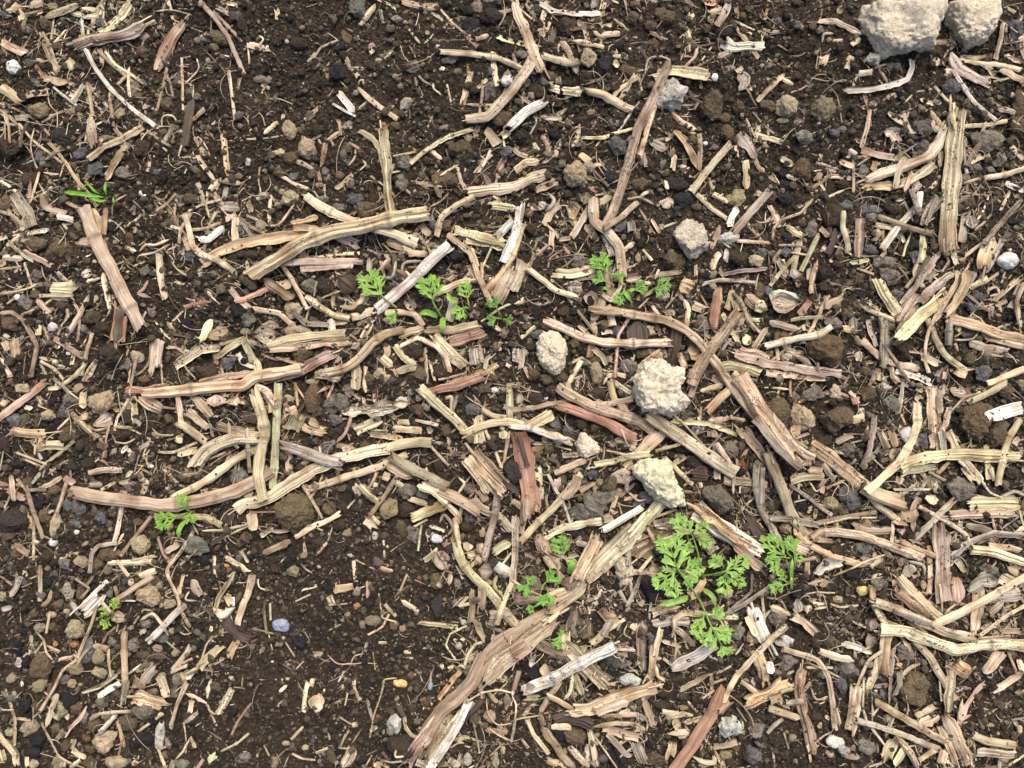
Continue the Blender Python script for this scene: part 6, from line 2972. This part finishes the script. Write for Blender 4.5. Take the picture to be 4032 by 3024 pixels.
def put_rock(r, layer):
    rs = np.random.default_rng(int(r['x']*13+r['y']*7)); V, F, col, kind, loc = place_rock(r, rs, layer)
    T = np.ones((len(V), 4)); T[:, :3] = col
    name = {'coal': 'charcoal_lump', 'peb': 'pebble', 'stone': 'stone', 'clod': 'soil_clod'}[kind]
    if r['c'] == 'e' or r['c'] == 'p': name = 'dried_husk'
    o = link_mesh(name, V, [F], KM[kind], T); o.location = loc; things.append((o, name, r))
    if 'second sandy' in r['lab'] or 'small green' in r['lab']:
        pass
def put_straw(s):
    rs = np.random.default_rng(int(s['P'][0][0]*11+s['P'][0][1]*5+s['w'])); s['wear'] = rs.random()**1.2
    if s['c'] in 'e': s['wear'] = .6+.4*s['wear']
    if not s.get('own'): make_straw(s, litter, rs, .9); return
    b = Bag(); loc = make_straw(s, b, rs, 1.0); loc = loc.copy()
    name = {'s': 'round_straw', 'f': 'split_straw', 'l': 'leaf_fragment', 'r': 'curled_fibre'}[s['k']]
    if s['c'] == 'R' or (s['c'] == 'k' and s['w'] > 30): name = 'bark_piece'
    o = b.build(name, M_STRAW, loc=loc, smooth=False); things.append((o, name, s))
    if s['k'] in 'sf' and RANK[id(s)] < 110:      # splinters and fibres torn from the ends of the large pieces
        for e in (0, 1):
            if rs.random() < .25: continue
            P = s['P'] if e == 0 else s['P'][::-1]; d = P[0]-P[1]; d = d/(np.hypot(*d)+1e-6); nrm = np.array([-d[1], d[0]])
            for q_ in range(rs.integers(1, 3)):
                of = rs.uniform(-.4, .4)*s['w']; p0 = P[0]-d*s['w']*rs.uniform(.6, 1.6)+nrm*of; p1 = P[0]+d*s['w']*rs.uniform(.1, .8)+nrm*of*rs.uniform(.9, 1.7)
                sb = Bag(); make_straw(dict(k='f', w=max(2.6, s['w']*rs.uniform(.10, .22)), c=s['c'] if rs.random() < .6 else 'c', P=np.array([p0, (p0+p1)/2+nrm*rs.normal(0, 1.5), p1]), wear=.2), sb, rs, .8)
                sb.build("splinter", M_STRAW, loc=loc, parent=o)
for r in rocks:
    if r['c'] not in BRIGHT and 'poly' not in r: put_rock(r, 0)
random_litter(1900, 5, 24, 40, 200, rng, True, .08, .12, 'bbnkkeeRnb')
random_litter(1000, 7, 22, 70, 240, rng, True, .0)
random_litter(5600, 2.6, 10, 30, 190, rng, True, .26, .08)
for r in rocks:
    if r['c'] in BRIGHT and 'poly' not in r and max(r['rx'], r['ry']) < 45 : put_rock(r, 1)
for lay in range(0, 10):
    if lay == 2: random_litter(2600, 2.4, 7, 25, 140, rng, False, .34, .12)
    if lay == 3:
        for r in rocks:
            if r['c'] in BRIGHT and 'poly' not in r and max(r['rx'], r['ry']) >= 45: put_rock(r, 1)
    for s in straws:
        if s['z'] == lay: put_straw(s)
    if lay == 5:
        for r in rocks:
            if 'poly' in r: put_rock(r, 1)
random_litter(2600, 1.8, 5, 9, 60, rng, False, .40, .30)
crumbs(cb, 11000, .0003, .0009, 0, rng, False, 1.5, True)
o = cb.build("soil_crumbs", M_CLOD); o["kind"] = "stuff"
o = litter.build("straw_litter", M_STRAW, smooth=False); o["kind"] = "stuff"
# ---------------------------------------------------------------- 3. seedlings
GREEN = {1: (.30, .50, .10), 2: (.26, .48, .09), 3: (.28, .50, .09), 4: (.17, .34, .07), 5: (.23, .46, .08), 6: (.21, .39, .08), 7: (.25, .43, .11),
         8: (.26, .46, .08), 9: (.22, .44, .08), 10: (.34, .54, .13), 11: (.30, .52, .11), 12: (.33, .52, .08), 13: (.20, .42, .07), 90: (.20, .46, .05)}
def lobe(bag, p, d, L, w, z, rs, col, up):
    """one narrow pointed lobe: p start (2), d direction (2)"""
    nrm = np.array([-d[1], d[0]]); t = np.array([0, .3, .62, .86, 1.0]); ww = np.array([.75, 1.0, .92, .5, .05])*w/2
    zz = z+up*t+rs.normal(0, .00015); bend = rs.normal(0, .10)*L*t**2
    c = p+d*(L*t)[:, None]+nrm*bend[:, None]
    V = np.concatenate([np.column_stack([c-nrm*ww[:, None], zz+ww*.25]), np.column_stack([c, zz-ww*.1]), np.column_stack([c+nrm*ww[:, None], zz+ww*.25])])
    i = np.arange(4); F = np.concatenate([np.stack([i, i+5, i+6, i+1], -1), np.stack([i+5, i+10, i+11, i+6], -1)])
    cc = np.clip(np.array(col)*np.exp(rs.normal(0, .10)), 0, .9); T = np.ones((15, 4)); T[:, :3] = cc
    bag.add(V.astype(np.float32), [F], T, np.zeros((15, 3), np.float32)); return c[-1]
def tube(bag, P3, r0, r1, col, N=7):
    P3 = np.asarray(P3, float); n = len(P3); d = np.gradient(P3, axis=0); d /= np.linalg.norm(d, axis=1)[:, None]+1e-9
    ref = np.array([0, 0, 1.0]) if abs(d[:, 2]).max() < .9 else np.array([1.0, 0, 0]); s = np.cross(d, ref); s /= np.linalg.norm(s, axis=1)[:, None]+1e-9; u = np.cross(s, d)
    a = np.linspace(0, 2*np.pi, N, endpoint=False); r = np.linspace(r0, r1, n)[:, None, None]
    V = P3[:, None]+(s[:, None]*np.cos(a)[None, :, None]+u[:, None]*np.sin(a)[None, :, None])*r
    T = np.ones((n*N, 4)); T[:, :3] = col; bag.add(V.reshape(-1, 3).astype(np.float32), [tube_faces(n, N)], T, np.zeros((n*N, 3), np.float32))
def w3(P, z): x, y = W(P[0], P[1], z); return np.array([float(x), float(y)])
SEED_LABEL = {1: "green seedling with one large divided leaf, leftmost of the three in the upper centre",
 2: "green seedling with a fan-like leaf and two narrow seed leaves, upper centre", 3: "green seedling with stacked small leaf lobes, right of the fan-leaved one",
 4: "tiny dark green seedling right of the three larger upper seedlings", 5: "pale green seedling tangled under a bent straw, above the long arching stalk",
 6: "small green seedling in the middle of the trio above the arching stalk", 7: "small blue green seedling, rightmost of the trio above the arching stalk",
 8: "green seedling leaning over the pale bowed stalk in the lower left", 9: "thin green seedling left of the thick pale stalk, lower centre",
 10: "largest green seedling, many divided leaves spreading beside the plank-like stalk", 11: "light green feathery seedling right of the plank-like stalk",
 12: "smallest yellow green seedling in the lower left corner area", 13: "tiny green sprout beside the speckled leaf flake, bottom centre",
 90: "young grass seedling with narrow bright green blades, upper left"}
for sid in sorted({l['id'] for l in leaves}):
    LS = [l for l in leaves if l['id'] == sid]; rs = np.random.default_rng(sid*31)
    bs = np.array([l['P'][0] for l in LS]); b0 = np.median(bs, axis=0); zb = float(hmap(*W(*b0)))
    bx, by = w3(b0, zb); root = bpy.data.objects.new("grass_seedling" if sid == 90 else "fern_leaved_seedling", None); root.empty_display_size = .01
    sc.collection.objects.link(root); loc = np.array([bx, by, zb]); root.location = loc
    root["label"] = SEED_LABEL[sid]; root["category"] = "seedling"; root["group"] = "green seedlings among the straw"
    col = np.array(GREEN[sid]); sb = Bag(); zc = float(ZM[zidx(bx, by)])
    tube(sb, [(bx, by, zb-.004), (bx+.0004, by, (zb+zc)/2+.001), (bx, by, zc+.004)], .0011, .0008, (.20, .24, .07)); sb.build("stem", M_LEAF, loc=loc, parent=root)
    for l in LS:
        P = l['P']; wv = l['w']*PX*(.62 if sid == 90 else 1)*(1.0 if sid == 10 else 1.25)
        if l['k'] == 'g':
            C = spline(P, 16); x, y = W(C[:, 0], C[:, 1]); zg = float(ZM[zidx(x, y)].max())+.002; t = np.linspace(0, 1, 16)
            z = zc+.002+(zg-zc)*np.sin(np.clip(t*1.7, 0, 1.57))+.004*np.sin(t*math.pi); s_ = (D-z)/D; x, y = x*s_, y*s_
            _, S2 = frames(x, y, 0); wd = wv/2*np.clip(np.minimum(t*5+.35, (1-t)*3.2+.06), 0, 1)
            u = np.array([-1, -.5, 0, .5, 1.]); V = np.stack([x[:, None]+S2[:, :1]*u*wd[:, None], y[:, None]+S2[:, 1:]*u*wd[:, None], z[:, None]+np.abs(u)*wd[:, None]*.35], -1).reshape(-1, 3)
            i = (np.arange(15)[:, None]*5+np.arange(4)[None]).ravel(); F = np.stack([i, i+1, i+6, i+5], -1); T = np.ones((80, 4)); T[:, :3] = col*.95
            g = Bag(); g.add(V.astype(np.float32), [F], T, np.zeros((80, 3), np.float32)); g.build("grass_blade" if sid == 90 else "seed_leaf", M_LEAF, loc=loc, parent=root); continue
        if len(P) < 3 or np.hypot(*(P[2]-P[1])) < 4: continue
        C = spline(P[1:], 14); x, y = W(C[:, 0], C[:, 1]); hw = max(2, int(wv/2/ZC)); zm = float(np.percentile(ZM[zidx(x[:, None]+np.arange(-hw, hw+1)[None, :]*ZC, y[:, None])], 92))
        if sid == 10: zm += .004
        z0 = zm+.0035+rs.random()*.002
        p1 = w3(P[1], z0); p2 = w3(P[2], z0); ax = p2-p1; Lb = np.linalg.norm(ax); d = ax/Lb; nrm = np.array([-d[1], d[0]])
        stalk0 = w3(P[0], zc); sk = Bag()
        pts = [(stalk0[0], stalk0[1], zc+.001), (*(stalk0*.5+p1*.5), (zc+z0)/2+.003), (p1[0], p1[1], z0), (*(p1*.5+p2*.5), z0+.0006), (*(p2-d*Lb*.25), z0+.0002)]
        pts = np.array(pts); q3 = np.column_stack([spline(pts[:, :2], 16), np.interp(np.linspace(0, 1, 16), np.linspace(0, 1, 5), pts[:, 2])])
        tube(sk, q3, .00085 if wv > .008 else .0005, .0003, np.array([.30, .42, .10])*.9 if sid != 10 else np.array([.26, .42, .09]), 6)
        bl = Bag(); m = 3 if wv > .010 else 2; lw = wv*(.098 if sid == 10 else .082 if wv > .012 else .11)
        ts = np.linspace(.10, .70, m); prof = np.interp(ts, [0, .25, .75, 1], [.85, 1, .62, .4])
        for t, pf in zip(ts, prof):
            for sd in (-1, 1):
                an = math.radians(rs.uniform(34, 50)); L = wv*.60*pf*rs.uniform(.85, 1.12); pd = d*math.cos(an)+nrm*sd*math.sin(an); pn = np.array([-pd[1], pd[0]])
                st = p1+d*Lb*(t+sd*.02); zz = z0+rs.normal(0, .0004); up = rs.uniform(-.0015, .0025)
                lobe(bl, st, pd, L, lw*1.15, zz, rs, col, up)
                for tt, k in ((.36, .52), (.66, .40)) if wv > .012 else ((.5, .5),):
                    for s2 in (-1, 1):
                        aa = math.radians(rs.uniform(26, 40)); dd = pd*math.cos(aa)+pn*s2*math.sin(aa); lobe(bl, st+pd*L*tt, dd, L*k*rs.uniform(.8, 1.2), lw*.85, zz+up*tt+rs.normal(0, .0001), rs, col, rs.uniform(-.0004, .0008))
        lobe(bl, p1+d*Lb*.70, d, Lb*.30, lw*1.2, z0, rs, col, .0004)
        for tt in (.74, .84):
            for s2 in (-1, 1):
                aa = math.radians(rs.uniform(28, 42)); dd = d*math.cos(aa)+nrm*s2*math.sin(aa); lobe(bl, p1+d*Lb*tt, dd, Lb*.16, lw*.9, z0+.0002, rs, col, .0003)
        lf = bl.build("leaf", M_LEAF, loc=loc, parent=root)
        st_ = sk.build("leaf_stalk", M_LEAF, loc=loc, parent=None); st_.parent = lf; st_.location = (0, 0, 0)
# ---------------------------------------------------------------- 4. names and labels
LM = """25,143,the round white pebble at left
245,75,the pinkish curved bark strip
270,190,the long whitish bowed stem
405,260,the dark purplish stalk
200,415,the grass seedling
730,152,the violet black stone
630,278,the upright oval tan clod
992,323,the big round brown clod
1125,80,the long pinkish top-edge stalk
1385,300,the longest upright spotted stalk
1455,205,the grey crusty stone
1778,236,the smooth tan stone
1950,50,the largest sandy clod
2115,45,the second sandy clod
1900,190,the pale upturned stem
2065,400,the wide greenish stalk
2115,215,the pinkish white bent stem
740,510,the long thick pale stalk
240,570,the brown black-streaked stalk
140,632,the pinkish cream block
257,690,the reddish bark chunk
345,600,the lone pale splinter
810,630,the big-leaved upper seedling
920,630,the fan-leaved seedling
1000,640,the stacked-leaf seedling
1010,720,the red fibrous bark
1385,720,the burnt black board
1497,520,the pale oval cream clod
1190,760,the black-specked clod
1430,835,the ragged cream clod
1425,1045,the long angular clod
1270,960,the small knobbly cream clod
1540,745,the long arching stalk
1545,660,the reddish brown stick
2180,562,the heart-shaped white pebble
1680,665,the half-round speckled leaf
1915,585,the grey layered stone
1925,640,the ribbed brown strip
700,1010,the brown grooved stalk
635,1105,the olive brown clod
300,1075,the pale bowed stalk
380,1110,the lower left seedling
215,865,the angular tan clod
25,912,the bluish left-edge pebble
585,870,the S-bent pale stalk
942,1165,the snow white chip
1135,1020,the reddish split stalk
1290,905,the red brown split stick
1962,940,the white crystalline pebble
1810,910,the blocky brown clod
1840,1078,the black blue stone
1795,1087,the creamy yellow pebble
1460,1210,the largest seedling
1690,1180,the feathery light seedling
1600,1150,the plank-like stalk
2040,1200,the flat pinkish plank
605,1352,the blue grey oval pebble
865,1475,the orange bean-like pebble
850,1567,the notched grey stone
37,1400,the black ball
155,1513,the square coal piece
230,1340,the lowest left seedling
318,1295,the round sandy clod
990,1480,the heavy split brown stalk
1230,1450,the straight whitish hollow stalk
1320,1510,the orange tan bark splinter
1550,1540,the reddish forked twig
1980,1490,the deep cracked brown clod
1863,1278,the yellow brown pebble
1990,1380,the wavy pale grey stalk
1120,1350,the weathered purplish stalk
500,1400,the dark mossy wood flake
450,1420,the ribbed greenish slice
1555,100,the top right bare soil""".splitlines()
LM = [(float(a.split(',')[0])*4032/2212, float(a.split(',')[1])*4032/2212, a.split(',', 2)[2]) for a in LM][:-1]
def where(X, Y, k):
    dl = sorted(((math.hypot(X-a, Y-b), a, b, n) for a, b, n in LM)); dl = [q for q in dl if q[0] > 25]; d, a, b, n = dl[k]
    an = math.degrees(math.atan2(b-Y, X-a)) % 360; w = ["right of", "above right of", "above", "above left of", "left of", "below left of", "below", "below right of"][int((an+22.5)//45) % 8]
    pre = "just " if d < 110 else "" if d < 260 else "well "
    return pre+w+" "+n
CW = dict(c="pale cream", t="tan", w="whitish", g="greenish yellow", b="brown", p="pinkish", o="orange tan", k="dark brown", e="greyish", R="reddish brown", n="dark purplish", r="red")
RW = dict(X="pale cream", d="dark brown", m="brown", l="light tan", y="yellowish tan", W="pale cream", w="white", g="grey", b="bluish grey", v="pale grey", k="black", n="purplish black",
          e="greyish", p="pinkish", o="orange tan", M="olive brown", G="grey brown", z="snow white", Z="crumbled white", O="orange", B="blue grey", V="chalky white", Y="yellow", D="sooty black", R="reddish")
used = set()
areas = {}
for o, name, r in things:
    a = r['rx']*r['ry'] if 'rx' in r else area(r); areas.setdefault(name, []).append(a)
for o, name, r in things:
    noun = name.replace('_', ' '); rk = 'rx' in r
    a = r['rx']*r['ry'] if rk else area(r); q = np.mean(np.array(areas[name]) > a); size = "large" if q < .15 else "middling" if q < .5 else "small" if q < .85 else "tiny"
    if rk:
        X, Y = r['x'], r['y']; asp = r['rx']/r['ry']; shape = "wide" if asp > 1.35 else "upright" if asp < .74 else "rounded"; colr = RW[r['c']]
    else:
        P = r['P']; X, Y = spline(P, 5)[2]; d = P[-1]-P[0]; an = math.degrees(math.atan2(-d[1], d[0])) % 180
        shape = "level" if an < 20 or an > 160 else "upright" if 70 < an < 110 else "rising right" if an < 70 else "sloping down right"; colr = CW[r['c']]
        if len(P) > 2:
            m = np.hypot(*d); tot = np.hypot(*np.diff(P, axis=0).T).sum()
            if tot > m*1.12: shape = "bent "+shape if name != 'curled_fibre' else shape
    lab = r['lab']
    if not lab or lab in used:
        for k in range(7):
            wh = where(X, Y, k)
            for tmpl in (f"{size} {colr} {noun}, {shape}, {wh}", f"{size} {shape} {colr} {noun} lying {wh}" if k > 2 else ""):
                if tmpl and tmpl not in used: lab = tmpl; break
            if lab: break
    used.add(lab); o["label"] = ' '.join(lab.split()[:16])
    o["category"] = {'charcoal_lump': 'charcoal', 'pebble': 'pebble', 'stone': 'stone', 'soil_clod': 'soil clod', 'dried_husk': 'dried husk', 'round_straw': 'straw',
                     'split_straw': 'straw', 'leaf_fragment': 'leaf fragment', 'curled_fibre': 'plant fibre', 'bark_piece': 'bark'}[name]
    o["group"] = {'charcoal_lump': 'charcoal lumps on the soil', 'pebble': 'small pebbles on the soil', 'stone': 'grey stones among the straw', 'soil_clod': 'clods of dry earth',
                  'dried_husk': 'dried husks and seed cases', 'round_straw': 'straw pieces scattered on the ground', 'split_straw': 'straw pieces scattered on the ground',
                  'leaf_fragment': 'dry leaf fragments', 'curled_fibre': 'curled plant fibres', 'bark_piece': 'bark pieces'}[name]

print("counts", {k: len(v) for k, v in areas.items()}, "litter verts", litter.n)
